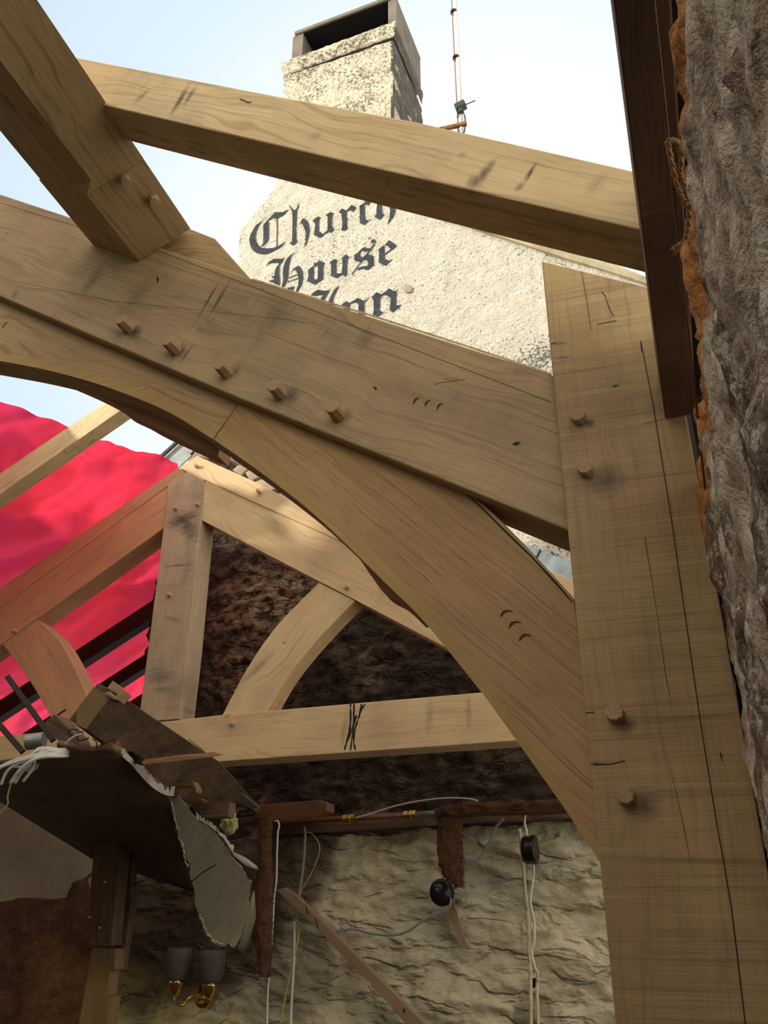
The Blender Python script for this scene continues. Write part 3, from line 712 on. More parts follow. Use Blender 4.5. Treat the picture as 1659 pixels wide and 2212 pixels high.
# letters
LET = {
 'C': ((530, 430, 8.295), [
  [(460, 285), (380, 340), (300, 400), (210, 470), (150, 550), (105, 640), (82, 740), (95, 850), (140, 930), (210, 980), (300, 1000), (400, 995), (480, 960), (560, 915), (650, 860), (690, 810), (725, 755), (660, 810), (580, 855), (500, 885), (400, 895), (300, 880), (240, 840), (200, 770), (190, 690), (205, 580), (250, 480), (300, 410), (380, 345), (440, 305)],
  [(415, 370), (460, 330), (500, 280), (535, 240), (600, 245), (690, 240), (740, 210), (775, 190), (740, 240), (690, 290), (620, 325), (585, 350), (480, 345), (420, 395)],
  [(415, 370), (420, 700), (415, 745), (370, 790), (330, 830), (270, 865), (320, 800), (325, 470), (380, 410)],
  [(562, 345), (580, 345), (580, 860), (562, 860)]]),
 'h': ((530, 430, 8.295), [
  [(780, 95), (835, 170), (880, 205), (915, 180), (945, 120), (975, 65), (960, 140), (930, 210), (925, 400), (915, 560), (915, 740), (940, 750), (900, 800), (860, 845), (805, 800), (840, 760), (845, 560), (850, 400), (850, 250), (825, 190), (790, 130)],
  [(920, 520), (985, 450), (1055, 365), (1100, 390), (1140, 440), (1155, 560), (1140, 680), (1100, 790), (1045, 880), (1080, 760), (1090, 640), (1070, 540), (1030, 460), (1010, 440), (960, 480)]]),
 'u': ((530, 430, 8.295), [
  [(1210, 400), (1265, 350), (1320, 320), (1355, 345), (1330, 380), (1325, 470), (1330, 595), (1380, 635), (1350, 695), (1290, 680), (1235, 655), (1250, 560), (1260, 470), (1240, 430)],
  [(1330, 595), (1395, 640), (1480, 570), (1480, 600), (1355, 695)],
  [(1450, 300), (1530, 245), (1590, 260), (1565, 310), (1560, 520), (1600, 540), (1570, 580), (1530, 610), (1480, 590), (1485, 480), (1485, 330)]]),
 'r': ((670, 430, 8.295), [
  [(515, 235), (575, 178), (645, 210), (660, 240), (655, 400), (650, 490), (670, 500), (620, 555), (545, 550), (570, 520), (575, 400), (565, 270)],
  [(645, 215), (690, 180), (745, 115), (825, 155), (765, 230), (720, 200), (660, 225)]]),
 'c': ((670, 430, 8.295), [
  [(885, 130), (960, 75), (975, 95), (980, 250), (985, 360), (1040, 390), (1110, 345), (1040, 410), (970, 470), (890, 430), (885, 370), (890, 200)],
  [(950, 80), (1010, 20), (1080, 60), (1040, 110), (985, 90)]]),
 'h2': ((670, 430, 8.295), [
  [(1215, -160), (1290, -190), (1295, 200), (1300, 270), (1340, 285), (1250, 385), (1155, 325), (1195, 280), (1205, 150)],
  [(1290, 110), (1430, 20), (1530, 90), (1535, 230), (1490, 340), (1385, 490), (1430, 350), (1445, 200), (1400, 110)]]),
 'H': ((560, 540, 8.295), [
  [(125, 300), (180, 220), (270, 175), (350, 165), (420, 165), (465, 125), (420, 210), (370, 260), (330, 230), (250, 235), (190, 245)],
  [(400, 220), (365, 290), (365, 400), (365, 635), (260, 600), (240, 580), (170, 575), (225, 545), (275, 540), (220, 470), (280, 480), (285, 400), (310, 320), (350, 260)],
  [(680, 30), (590, 100), (555, 180), (535, 280), (525, 420), (500, 540), (450, 670), (400, 660), (430, 560), (430, 330), (460, 230), (500, 160), (560, 100)],
  [(540, 415), (620, 345), (700, 285), (750, 325), (785, 400), (785, 540), (760, 640), (690, 750), (640, 790), (700, 640), (710, 520), (690, 430), (650, 350)],
  [(520, 490), (690, 443), (690, 457), (520, 506)], [(510, 568), (700, 503), (700, 517), (510, 582)], [(490, 680), (640, 655), (600, 730), (540, 720)]]),
 'o': ((560, 540, 8.295), [
  [(880, 370), (985, 290), (985, 520), (1040, 565), (1010, 640), (870, 575), (890, 480)],
  [(985, 300), (985, 270), (1095, 210), (1185, 245), (1165, 290), (1065, 300)],
  [(1065, 295), (1165, 280), (1150, 500), (1170, 520), (1010, 640), (1020, 570), (1060, 520)]]),
 'u2': ((560, 540, 8.295), [
  [(1275, 240), (1350, 180), (1410, 195), (1390, 260), (1390, 420), (1440, 460), (1390, 525), (1275, 470), (1300, 440), (1300, 280)],
  [(1420, 450), (1490, 430), (1490, 460), (1390, 525)],
  [(1475, 170), (1560, 90), (1615, 135), (1590, 180), (1580, 450), (1550, 490), (1490, 450), (1500, 300), (1495, 190)]]),
 's': ((700, 510, 8.295), [
  [(550, 360), (640, 290), (665, 260), (735, 205), (790, 235), (840, 225), (790, 280), (720, 290), (680, 270), (650, 330), (660, 380), (720, 390), (760, 350), (790, 330), (885, 355), (890, 520), (780, 620), (700, 595), (590, 620), (620, 580), (720, 550), (780, 540), (795, 480), (770, 430), (730, 420), (700, 450), (640, 470), (555, 450)],
  [(895, 150), (922, 150), (680, 475), (510, 705), (500, 692), (640, 500)],
  [(845, 120), (860, 80), (900, 70), (935, 100), (915, 140), (885, 135), (860, 135)]]),
 'e': ((700, 510, 8.295), [
  [(975, 250), (1085, 160), (1085, 330), (1085, 400), (1180, 450), (1105, 535), (970, 460), (985, 400), (985, 280)],
  [(1085, 160), (1165, 70), (1310, 180), (1200, 240), (1150, 185)],
  [(1200, 235), (1310, 180), (1090, 340), (1085, 318)], [(1160, 450), (1250, 405), (1105, 535)]]),
 'I': ((660, 600, 7.541), [
  [(90, 305), (150, 240), (215, 210), (300, 218), (380, 205), (415, 185), (360, 240), (300, 275), (180, 295)],
  [(345, 225), (385, 205), (330, 320), (300, 420), (290, 600), (230, 600), (250, 350), (290, 290)],
  [(560, 130), (520, 200), (480, 280), (455, 370), (450, 620), (370, 620), (380, 380), (420, 290), (470, 200)]]),
 'n': ((660, 600, 7.541), [
  [(580, 450), (670, 390), (725, 425), (860, 340), (965, 390), (960, 440), (965, 650), (870, 620), (870, 440), (810, 410), (730, 440), (715, 590), (620, 590), (630, 490)],
  [(960, 385), (1070, 300), (970, 402)]]),
 'n2': ((660, 600, 7.541), [
  [(1080, 320), (1160, 245), (1235, 275), (1365, 185), (1480, 240), (1475, 440), (1520, 470), (1420, 570), (1375, 530), (1385, 330), (1330, 285), (1270, 280), (1215, 320), (1210, 540), (1270, 570), (1180, 640), (1100, 610), (1120, 540), (1110, 370)],
  [(1440, 238), (1505, 200), (1470, 250)], [(1480, 470), (1575, 435), (1500, 515)]])}
for k, ((ox, oy, s), polys) in LET.items():
    bm = bmesh.new()
    for j, poly in enumerate(polys):
        vs = [GABLE.on(ox+x/s, oy+y/s) for x, y in poly]; bv = [bm.verts.new(v) for v in vs]
        for t3 in tessellate_polygon([[Vector((x, -y, 0)) for x, y in poly]]):
            try: bm.faces.new([bv[q_] for q_ in t3])
            except ValueError: pass
    for _ in range(3):
        le = [e for e in bm.edges if e.calc_length() > .035]
        if not le: break
        bmesh.ops.subdivide_edges(bm, edges=le, cuts=1); bmesh.ops.triangulate(bm, faces=bm.faces)
    for v in bm.verts: v.co -= EYF*(dg((v.co-P3[0]).dot(EXF), (v.co-P3[0]).z) + .007)
    tag(mobj('painted_letter', bm, M['letters'], None, gw), 'black gothic letter '+k[0])

# chimney
chim = root('chimney', GABLE.on(730, 385), 'lichened white chimney stack with an open concrete slab top, standing on the gable', 'chimney')
DEP = .80
ft = [(610, 168), (848, 92), (851, 262), (856, 420), (600, 420), (612, 212)]
def dch(u, v): return .012*fb(u*5, v*5, 8, 4)+.004*fb(u*25, v*25, 3, 3)
relief('stack_front', GABLE.off(-.01), EXF, [GABLE.off(-.01).on(*p) for p in [(612, 165), (848, 88), (851, 262), (854, 340), (602, 300), (612, 212)]], .016, dch, M['chim'], rag=.008, thick=DEP, parent=chim)
cr3 = GABLE.off(-.01).on(849, 88); cb3 = GABLE.off(-.01).on(854, 345)
SD = Pl(cr3+EXF*.004, EXF)
sp = [cb3, cb3+EYF*DEP, cr3+EYF*DEP, cr3]; sp = [p - EXF*((p-cr3).dot(EXF)-.006) for p in sp]
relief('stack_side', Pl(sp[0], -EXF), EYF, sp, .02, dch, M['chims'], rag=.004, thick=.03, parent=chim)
# moulded cornice, run round front and right side
a = GABLE.on(616, 148); b = GABLE.on(850, 68)
a.z = b.z = (a.z+b.z)/2; print('chim cap z', GABLE.on(608, 150).z, GABLE.on(850, 68).z)
wid = (b-a).dot(EXF)
prof = [(0, -.09), (.012, -.085), (.018, -.07), (.008, -.06), (.014, -.035), (.03, -.01), (.034, .02), (.034, .05), (.022, .09), (.0, .10)]
bm = bmesh.new(); secs = []
n1 = 30
for i in range(n1+1):
    p = a + EXF*wid*i/n1; o = -EYF
    if i == n1: o = (-EYF+EXF)
    if i == 0: o = (-EYF-EXF)
    secs.append([p + o*(x*(1+.35*fb(i*.7, y*20, 4))) + UP*(y+.012*fb(i*.5, x*30, 9)) for x, y in prof])
loft(secs, bm, cap=False, closed=False)
mobj('cornice', bm, M['chim'], None, chim, smooth=True)
bm = bmesh.new(); secs = [secs[-1]]
for i in range(1, 25):
    p = b + EYF*DEP*i/24
    secs.append([p + EXF*x*.5*(1+.3*fb(i*.7, y*20, 14)) + UP*(y+.012*fb(i*.5, x*30, 19)) for x, y in prof])
loft(secs, bm, cap=False, closed=False)
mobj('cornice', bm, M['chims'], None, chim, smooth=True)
top = [a, b, b+EYF*DEP, a+EYF*DEP]
mobj('capping', prism_bm([p+UP*.06 for p in top], UP*.04), M['conc'], None, chim)
# slab terminal: two upright legs and a lid
zb = a.z+.09
fl = GABLE.off(.05)
def at_z(px, py, z0): return fl.on(px, py)
l0 = fl.on(628, 150); l1 = fl.on(652, 130); r0 = fl.on(838, 60); r1 = fl.on(857, 50)
tl = fl.on(640, 68); tr = fl.on(853, 6)
zt = (tl.z + tr.z)/2
def leg(pa, pb, z1):
    u0 = (pa-a).dot(EXF); u1 = (pb-a).dot(EXF)
    P = [a+EXF*u0, a+EXF*u1]; P = [p+EYF*.05 for p in P]
    z0 = zb
    bm = prism_bm([Vector((P[0].x, P[0].y, z0)), Vector((P[1].x, P[1].y, z0)), Vector((P[1].x, P[1].y, z1)), Vector((P[0].x, P[0].y, z1))], EYF*(DEP-.1))
    mobj('leg', bm, M['conc'], None, chim, .006)
leg(l0, l1, zt); leg(r0, r1, zt)
u0 = (tl-a).dot(EXF)-.01; u1 = (tr-a).dot(EXF)+.01
P = [a+EXF*u0+EYF*.03, a+EXF*u1+EYF*.03]
bm = prism_bm([Vector((P[0].x, P[0].y, zt)), Vector((P[1].x, P[1].y, zt)), Vector((P[1].x, P[1].y, zt+.045)), Vector((P[0].x, P[0].y, zt+.045))], EYF*(DEP-.05))
lid = mobj('lid', bm, M['conc'], None, chim, .006)
bm = prism_bm([Vector((P[0].x, P[0].y, zt-.004))+EXF*.05+EYF*.02, Vector((P[1].x, P[1].y, zt-.004))-EXF*.05+EYF*.02, Vector((P[1].x, P[1].y, zt-.001))-EXF*.05+EYF*.02, Vector((P[0].x, P[0].y, zt-.001))+EXF*.05+EYF*.02], EYF*(DEP-.14))
mobj('sooty_underside', bm, M['terminal_in'], None, lid)
bm = prism_bm([Vector((P[0].x, P[0].y, zb+.0))+EXF*.05+EYF*.5, Vector((P[1].x, P[1].y, zb))-EXF*.05+EYF*.5, Vector((P[1].x, P[1].y, zt-.005))-EXF*.05+EYF*.5, Vector((P[0].x, P[0].y, zt-.005))+EXF*.05+EYF*.5], EYF*.02)
mobj('back_baffle', bm, M['terminal_in'], None, chim)

# aerial pole
PP = GABLE.off(.35)
def vline(px, py, py2):
    p = PP.on(px, py); q2 = PP.on(px, py2); return p, Vector((p.x, p.y, q2.z))
p0, p1 = vline(1000, 330, -140)
aer = root('aerial_pole', p0, 'slim white aerial pole clamped beside the chimney', 'pole')
wv = (p1-p0)
mobj('pole', tube_bm([p0, p1], .021, 14), M['pole'], None, aer, smooth=True)
off = -EXF*.030 - EYF*.01
mobj('cable', tube_bm([p0+off+wv*.0, p0+off+wv*.5, p1+off], .006, 6), M['lath'], None, aer, smooth=True)
for yy in (22, 123):
    t = (PP.on(995, yy).z-p0.z)/wv.z; c = p0+wv*t+off*.5
    mobj('cable_tie', loft([ring(c-UP*.012, UP, .034), ring(c+UP*.012, UP, .034)]), M['bakelite'], None, aer)
c = PP.off(-.03).on(995, 230)
jbx = mobj('junction_box', box_bm(frame_m(c, EXF+UP*.25, -EYF), .10, .075, .07), M['greenbox'], None, aer, .012)
mobj('junction_box', box_bm(frame_m(c-UP*.05, EXF+UP*.1, -EYF), .05, .06, .05), M['greenbox'], None, aer, .012)
mobj('stub_wire', tube_bm([c+EXF*.03, c+EXF*.14+UP*.015], .005, 6), M['dkmetal'], None, jbx)
k = PP.off(-.02); 
br = k.on(1008, 267); bl = k.on(930, 285)
mobj('rusty_bracket', box_bm(frame_m((br+bl)/2, br-bl, -EYF), (br-bl).length, .035, .035), plain('rusty_iron', (.30, .13, .05), .9, .2, .3), None, aer, .006)
mobj('u_bolt', tube_bm(cr([k.on(988, 255), k.on(994, 245)-EYF*.02, k.on(1004, 250), k.on(1003, 285), k.on(992, 288), k.on(988, 268)], 4), .006, 6), M['dkmetal'], None, aer)

# lead flashing and valley rafter seen between brace and post
lf = [(900, 1078), (1129, 1172), (1229, 1213), (1420, 1290), (1420, 1345), (1229, 1257), (1129, 1222), (900, 1130)]
lead = timber('lead_flashing', GABLE.off(-.045), lf, .012, lf[0], lf[3], M['lead'], None, .002)
tag(lead, 'grey blue lead flashing strip on the white wall, seen between curved brace and post', 'flashing')
mark('welted_seam', GABLE.off(-.05), [(1168, 1188), (1158, 1206)], .012, M['dkmetal'], lead)
vr = timber('valley_rafter', TRUSS.off(-.25), [(640, 1003), (1190, 1233), (1232, 1250), (1420, 1330), (1420, 1400), (1190, 1300), (640, 1045)], .08, (640, 1003), (1420, 1330), M['tr1'], None, .003)
tag(vr, 'pale oak rafter glimpsed under the lead flashing between curved brace and post', 'beam')

# ================================================================== REAR TRUSS
T = TRUSS; T2 = TRUSS.off(.012)
king = timber('king_post', T, [(362, 1046), (404, 1018), (440, 1036), (436, 1100), (406, 1400), (387, 1553), (300, 1560), (305, 1510), (320, 1400), (358, 1100)], .15, (345, 1540), (400, 1040), M['tr2'], None, .004)
tag(king, 'upright oak king post with dark streaks in the middle of the small far truss', 'post')
pr = timber('truss_rafter', T2, [(404, 1019), (625, 1120), (740, 1172), (800, 1205), (1235, 1424), (1235, 1480), (1125, 1488), (985, 1410), (768, 1296), (690, 1256), (437, 1124), (441, 1036)], .15, (437, 1124), (985, 1410), M['tr1'], None, .004)
tag(pr, 'right sloping rafter of the small far truss, pale oak with one peg above the strut', 'beam')
ul = [(386, 1010), (425, 984), (543, 1037), (612, 1072), (800, 1166), (1235, 1384), (1235, 1423), (800, 1204), (740, 1171), (625, 1119), (402, 1019)]
up = timber('upper_rafter', T.off(.004), ul, .13, (402, 1019), (625, 1119), M['tr1'], None, .004)
tag(up, 'pale oak rafter lying along the top of the small truss, its end at the apex', 'beam')
ll = timber('truss_rafter', T2, [(364, 1049), (0, 1313), (-160, 1430), (-160, 1510), (5, 1390), (80, 1337), (357, 1138)], .15, (80, 1337), (355, 1137), M['tr3'], None, .004)
tag(ll, 'left sloping rafter of the small far truss, tinted orange by the tarpaulin', 'beam')
lu = timber('upper_rafter', T.off(.008), [(385, 1011), (352, 1033), (0, 1270), (-160, 1378), (-160, 1429), (0, 1312), (364, 1048), (401, 1020)], .13, (0, 1312), (364, 1048), M['tr3'], None, .003)
tag(lu, 'reddish oak rafter along the top left of the small truss, against the tarpaulin edge', 'beam')
sl_l = cr([(5, 1391), (50, 1450), (82, 1500), (107, 1545), (140, 1600), (165, 1650)], 5)
sl_r = cr([(80, 1338), (125, 1380), (160, 1440), (187, 1500), (205, 1560), (225, 1645)], 5)
strl = timber('curved_strut', T.off(.02), [tuple(p) for p in sl_l[::-1]] + [tuple(p) for p in sl_r], .12, (40, 1365), (190, 1640), M['tr3'], None, .004)
tag(strl, 'curved orange oak strut under the left rafter of the small truss', 'brace')
sr_l = cr([(480, 1545), (530, 1450), (595, 1355), (689, 1258)], 5)
sr_r = cr([(767, 1297), (675, 1395), (620, 1465), (577, 1538)], 5)
strr = timber('curved_strut', T.off(.02), [tuple(p) for p in sr_l] + [tuple(p) for p in sr_r], .12, (530, 1540), (730, 1278), M['tr1'], None, .004)
tag(strr, 'curved pale oak strut rising from the tie beam to the small truss right rafter', 'brace')
tie = timber('tie_beam', T.off(-.004), [(-160, 1604), (380, 1556), (480, 1544), (1035, 1496), (1420, 1465), (1420, 1579), (1125, 1600), (480, 1645), (-160, 1690)], .17, (480, 1645), (1125, 1600), M['tr1'], None, .005)
tag(tie, 'horizontal pale oak tie beam at the foot of the small truss, with black ink strokes', 'beam')
pgs = [(king, T, 423, 1086), (king, T, 375, 1095), (king, T, 361, 1282), (up, T, 421, 1004), (up, T, 556, 1059), (pr, T2, 746, 1265), (ll, T2, 27, 1360), (tie, T, 497, 1561)]
for i, (o, pl, x, y) in enumerate(pgs): peg(pl, x, y, .0125, .03, o, (0, 0), 40+i)
for pts in ([(757, 1521), (757, 1560), (752, 1590), (744, 1620)], [(765, 1520), (763, 1570), (757, 1621)], [(781, 1521), (776, 1545), (768, 1570), (764, 1600), (768, 1620)], [(770, 1545), (758, 1580), (748, 1605)], [(790, 1520), (782, 1530), (775, 1550)]):
    mark('ink_stroke', T.off(-.004), cr(pts, 4), [random.uniform(.004, .013) for _ in range(len(cr(pts, 4)))], M['ink'], tie)
for pts in ([(120, 1548), (128, 1542), (142, 1533)],):
    mark('weather_stain', T.off(.02), pts, .012, M['ink'], strl)

st(king, T, [(355, 1135, 435, 1110, .06, .95), (380, 1100, 430, 1170, .07, .8), (350, 1225, 420, 1218, .008, .7), (345, 1330, 400, 1345, .02, .35), (315, 1465, 385, 1458, .05, .55), (318, 1490, 385, 1488, .02, .5)], (.07, .05, .06))
st(strr, T.off(.02), [(520, 1480, 600, 1400, .03, .45), (610, 1385, 620, 1392, .01, .6)], (.07, .05, .06))
st(tie, T.off(-.004), [(750, 1530, 735, 1625, .02, .35), (930, 1500, 925, 1590, .03, .3), (1010, 1495, 1015, 1580, .02, .4), (1090, 1500, 1090, 1560, .02, .3), (480, 1550, 500, 1545, .02, .4)])
st(pr, T2, [(560, 1110, 640, 1180, .06, .3), (820, 1240, 830, 1290, .03, .3)])
# roof slope on the left: plane through the outer rafter and the building's length
oa = T.on(352, 1030); ob = T.on(0, 1267)
rn = (oa-ob).cross(EYF).normalized()
if rn.z < 0: rn = -rn
ROOF = Pl(oa, rn)
def nd(p): return (p-TRUSS.p).dot(EYF)
pf = ROOF.on(96, 957); print('front left rafter offset', nd(pf), 'beamA', nd(ROOF.on(150, 1395)), 'beamB', nd(ROOF.on(260, 1450)), 'tarp near', nd(ROOF.on(0, 910)), 'tarp far', nd(ROOF.on(10, 1590)), nd(ROOF.on(320, 1450)))
FL = Pl(pf, EYF)
slp = (oa-ob).normalized()
fl_ = timber('common_rafter', FL, [(-160, 1131), (96, 957), (225, 870), (390, 760), (390, 796), (264, 884), (156, 959), (-160, 1178)], .095, (156, 959), (264, 884), M['common'], None, .003)
tag(fl_, 'pale oak rafter rising across the left edge in front of the red tarpaulin', 'beam')
def drafter(px0, px1, w, h, lab, ext=1.2):
    a0 = ROOF.off(-.02).on(*px0); a1 = a0 + slp*((ROOF.on(*px1)-a0).dot(slp)); a2 = a0 - slp*ext
    d = slp.cross(EYF).normalized(); d = d if d.z < 0 else -d
    bm = prism_bm([a2, a1, a1+d*h, a2+d*h], EYF*w)
    o = mobj('old_rafter', bm, M['sootred'], frame_m(a0, slp, EYF), None, .004)
    tag(o, lab, 'beam', None)
    return o
drafter((0, 1512), (338, 1252), .09, .13, 'dark old rafter under the tarpaulin, highest one left of the king post')
drafter((200, 1486), (325, 1390), .09, .11, 'dark old rafter under the tarpaulin, second down left of the king post')
drafter((280, 1515), (318, 1480), .09, .11, 'dark old rafter under the tarpaulin, lowest one beside the king post foot', .3)

# tarpaulin
TP = ROOF.off(.04)
tp = [(-200, 880), (0, 908), (70, 925), (130, 936), (200, 968), (250, 988), (300, 1022), (346, 1044), (410, 1062), (420, 1500), (360, 1640), (-250, 1720)]
P3 = [TP.on(*p) for p in tp]; o3 = P3[0]
exx = slp; eyy = EYF
PU = [((p-o3).dot(exx), (p-o3).dot(eyy)) for p in P3]
puv = lambda p: ((TP.on(*p)-o3).dot(exx), (TP.on(*p)-o3).dot(eyy))
FOLDS = [(puv((75, 1035)), puv((345, 1068)), .10), (puv((0, 1150)), puv((180, 1178)), .10), (puv((0, 1245)), puv((160, 1215)), .08), (puv((0, 1420)), puv((330, 1290)), .06), (puv((350, 1010)), puv((500, 1100)), 0)]
bm = bmesh.new(); V = {}; cell = .03; fs = []
u0 = min(p[0] for p in PU); u1 = max(p[0] for p in PU); v0 = min(p[1] for p in PU); v1 = max(p[1] for p in PU)
print('tarp size', u1-u0, v1-v0)
for i in range(int((u1-u0)/cell)+1):
    for j in range(int((v1-v0)/cell)+1):
        if inpoly(u0+(i+.5)*cell, v0+(j+.5)*cell, PU):
            fs.append([(i, j), (i+1, j), (i+1, j+1), (i, j+1)])
from collections import Counter
cn = Counter(k for f in fs for k in f)
for k in cn:
    u = u0+k[0]*cell; v = v0+k[1]*cell
    if cn[k] < 4:
        s = snap(u, v, PU)
        if s[0] < (1.2*cell)**2: u, v = s[1], s[2]
    w = .045*math.sin((u*.55+v*1.0)*4.2+1.3*fb(u*1.1, v*1.1, 2)) + .05*fb(u*1.3, v*2.2, 5, 3) + .02*abs(math.sin((u*.2+v*1.2)*9+2*fb(u, v, 9)))
    for (A2, B2, hh2) in FOLDS:
        dx = B2[0]-A2[0]; dy = B2[1]-A2[1]; L2 = math.hypot(dx, dy); dd = ((u-A2[0])*dy-(v-A2[1])*dx)/L2 + .05*fb(u*2, v*2, 3, 2)
        tt2 = max(0, min(1, (dd+.05)/.07)); w += hh2*tt2*math.exp(-max(0, dd)*3)
    V[k] = bm.verts.new(o3+exx*u+eyy*v+rn*(w*1.3+.05))
for f in fs: bm.faces.new([V[k] for k in f])
tarp = mobj('tarpaulin', bm, M['tarp'], frame_m(o3, exx, rn), None, smooth=True)
m = tarp.modifiers.new('s', 'SUBSURF'); m.levels = 1; m.render_levels = 2
tag(tarp, 'bright red tarpaulin sheet stretched over the left roof slope', 'tarpaulin')

# slate verge
SL = GABLE.off(.1)
slt = root('slate_roof', SL.on(380, 1000), 'corner of a grey slate roof behind the apex of the small truss', 'roof')
rows = [[(300, 1034), (352, 995), (372, 1020), (352, 1045), (320, 1062)], [(322, 1014), (348, 992), (371, 1018), (385, 1008), (352, 1000)]]
quad = [((317, 1016), (350, 990), (374, 1024), (340, 1050)), ((349, 991), (392, 950), (418, 980), (373, 1022)), ((391, 951), (436, 962), (420, 985), (400, 972)), ((330, 1040), (372, 1022), (390, 1045), (350, 1070)), ((392, 948), (430, 905), (470, 950), (418, 978))]
for i, qd in enumerate(quad):
    pl = SL.off(-.012*(i % 3)); mobj('slate', prism_bm([pl.on(*p) for p in qd], EYF*.012), M['slate'], None, slt, .002)
for (A_, B_, w_) in (((314, 1018), (352, 986), .03), ((346, 988), (395, 944), .03), ((412, 982), (438, 958), .016)):
    p_, q_ = SL.off(-.045).on(*A_), SL.off(-.045).on(*B_)
    mobj('verge_slate', box_bm(frame_m((p_+q_)/2, q_-p_, -EYF), (q_-p_).length, w_, .02), M['slate_d'], None, slt, .003)
# dark arched recess in the gable stonework
arc = [(449, 1000), (452, 993), (460, 988), (475, 986), (492, 990), (505, 1003), (512, 1015), (500, 1030), (470, 1020)]
mobj('putlog_hole', prism_bm([GABLE.off(-.036).on(*p) for p in arc], EYF*.02), M['stone'], None, gw)
mobj('bare_stone', prism_bm([GABLE.off(-.013).on(*p) for p in [(871, 616), (878, 612), (886, 615), (891, 622), (888, 630), (878, 632), (872, 627)]], EYF*.02), M['conc2'], None, gw, .004)
# bare stones beside it
for i, pq in enumerate(([(500, 1015), (515, 1003), (535, 1012), (520, 1028)], [(528, 1020), (545, 1012), (560, 1030), (540, 1040)], [(545, 1042), (570, 1032), (600, 1055), (575, 1062)], [(426, 985), (440, 968), (452, 975), (450, 990)])):
    mobj('bare_stone', prism_bm([GABLE.off(-.05).on(*p) for p in pq], EYF*.06), M['conc2'], None, gw, .012)

# ================================================================== BACK WALL (lower)
def dcream(u, v):
    a_ = fb(u*2.6, v*5.5, 3, 5); b_ = fb(u*7, v*15, 8, 3)
    l = (v*7.5 + 1.2*fb(u*1.7, v*2, 1, 3)); l = l-math.floor(l)
    return .036*a_ + .016*b_ + .022*max(0, 1-abs(l-.8)/.2)*max(0, fb(u*3, v*3, 12)+.35) + .004*fb(u*22, v*40, 2, 2)
bl3 = [BACK.on(*p) for p in ((575, 1815), (700, 1806), (860, 1796), (1000, 1788), (1240, 1776), (1640, 1752))]
b_r = bl3[-1].copy(); b_r.z = 0; b_l = BACK.on(250, 2100); b_l2 = b_l.copy(); b_l2.z = 0
bl3 = [BACK.on(235, 1800)] + bl3 + [b_r, b_l2]
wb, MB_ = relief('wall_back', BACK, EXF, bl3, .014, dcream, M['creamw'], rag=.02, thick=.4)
tag(wb, 'rough stone back wall painted cream', kind='structure')
lr3 = [BACK.on(*p) for p in ((-200, 1956), (0, 1944), (75, 1942), (100, 1946), (140, 1940), (160, 1905), (195, 1880), (250, 1870))]
e1 = lr3[-1].copy(); e1.z = 0; e0 = lr3[0].copy(); e0.z = 0
wl, _ = relief('wall_back_left', BACK.off(-.02), EXF, lr3+[e1, e0], .025, lambda u, v: .03*fb(u*5, v*5, 2, 4), M['rubble'], rag=.02, thick=.3)
tag(wl, 'red brown rubble stripped of plaster', kind='structure')
pw3 = [BACK.off(.02).on(*p) for p in ((-250, 1560), (240, 1700), (250, 1990), (-250, 1990))]
wp, _ = relief('wall_back_plaster', BACK.off(.02), EXF, pw3, .05, lambda u, v: .008*fb(u*5, v*5, 2, 4), M['oldplaster'], rag=0, thick=.3)
tag(wp, 'grey old plaster above the rubble', kind='structure')

# wall plate timber on the ledge
WPL = BACK.off(-.05)
wpt = timber('wall_plate', WPL, [(560, 1772), (900, 1752), (1260, 1736), (1660, 1715), (1660, 1745), (1260, 1768), (900, 1786), (560, 1806)], .14, (560, 1806), (1260, 1768), M['old2'], None, .006)
tag(wpt, 'old brown timber plate bedded along the top of the cream wall', 'beam')
wbk = timber('wood_block', BACK.off(-.16), [(520, 1772), (560, 1738), (690, 1728), (706, 1735), (706, 1752), (672, 1771)], .10, (520, 1772), (690, 1752), M['orangewood'], None, .003)
tag(wbk, 'short reddish offcut of wood lying on the wall plate behind the copper pipe', 'block')
spl = timber('wood_splinter', BACK.off(-.19), [(575, 1764), (655, 1758), (672, 1764), (640, 1770), (575, 1771)], .02, (575, 1771), (672, 1764), M['orangewood'], None, .001)
tag(spl, 'thin orange splinter of fresh wood on the copper pipe end', 'splinter')

# pipes
PQ = BACK.off(-.20)
pipe = root('copper_pipe', PQ.on(590, 1776), 'copper water pipe with two brass compression joints along the cream wall top', 'pipe')
mobj('pipe', tube_bm([PQ.on(588, 1777), PQ.on(770, 1768), PQ.on(948, 1757)], .0125, 12), M['copper'], None, pipe, smooth=True)
def fitting(px, py, px2, py2):
    a_, b_ = PQ.on(px, py), PQ.on(px2, py2); d = (b_-a_).normalized(); L_ = (b_-a_).length; bm = bmesh.new()
    for s, e, r in ((0, .38, .024), (.38, .5, .019), (.5, .62, .028), (.62, 1, .024)):
        loft([ring(a_+d*L_*s, d, r, 6), ring(a_+d*L_*e, d, r, 6)], bm)
    mobj('compression_joint', bm, M['brass'], None, pipe, .002)
fitting(742, 1770, 768, 1768); fitting(873, 1762, 900, 1760)
mobj('steel_sleeve', tube_bm([PQ.on(900, 1760), PQ.on(955, 1756)], .015, 12), M['grmetal'], None, pipe, smooth=True)

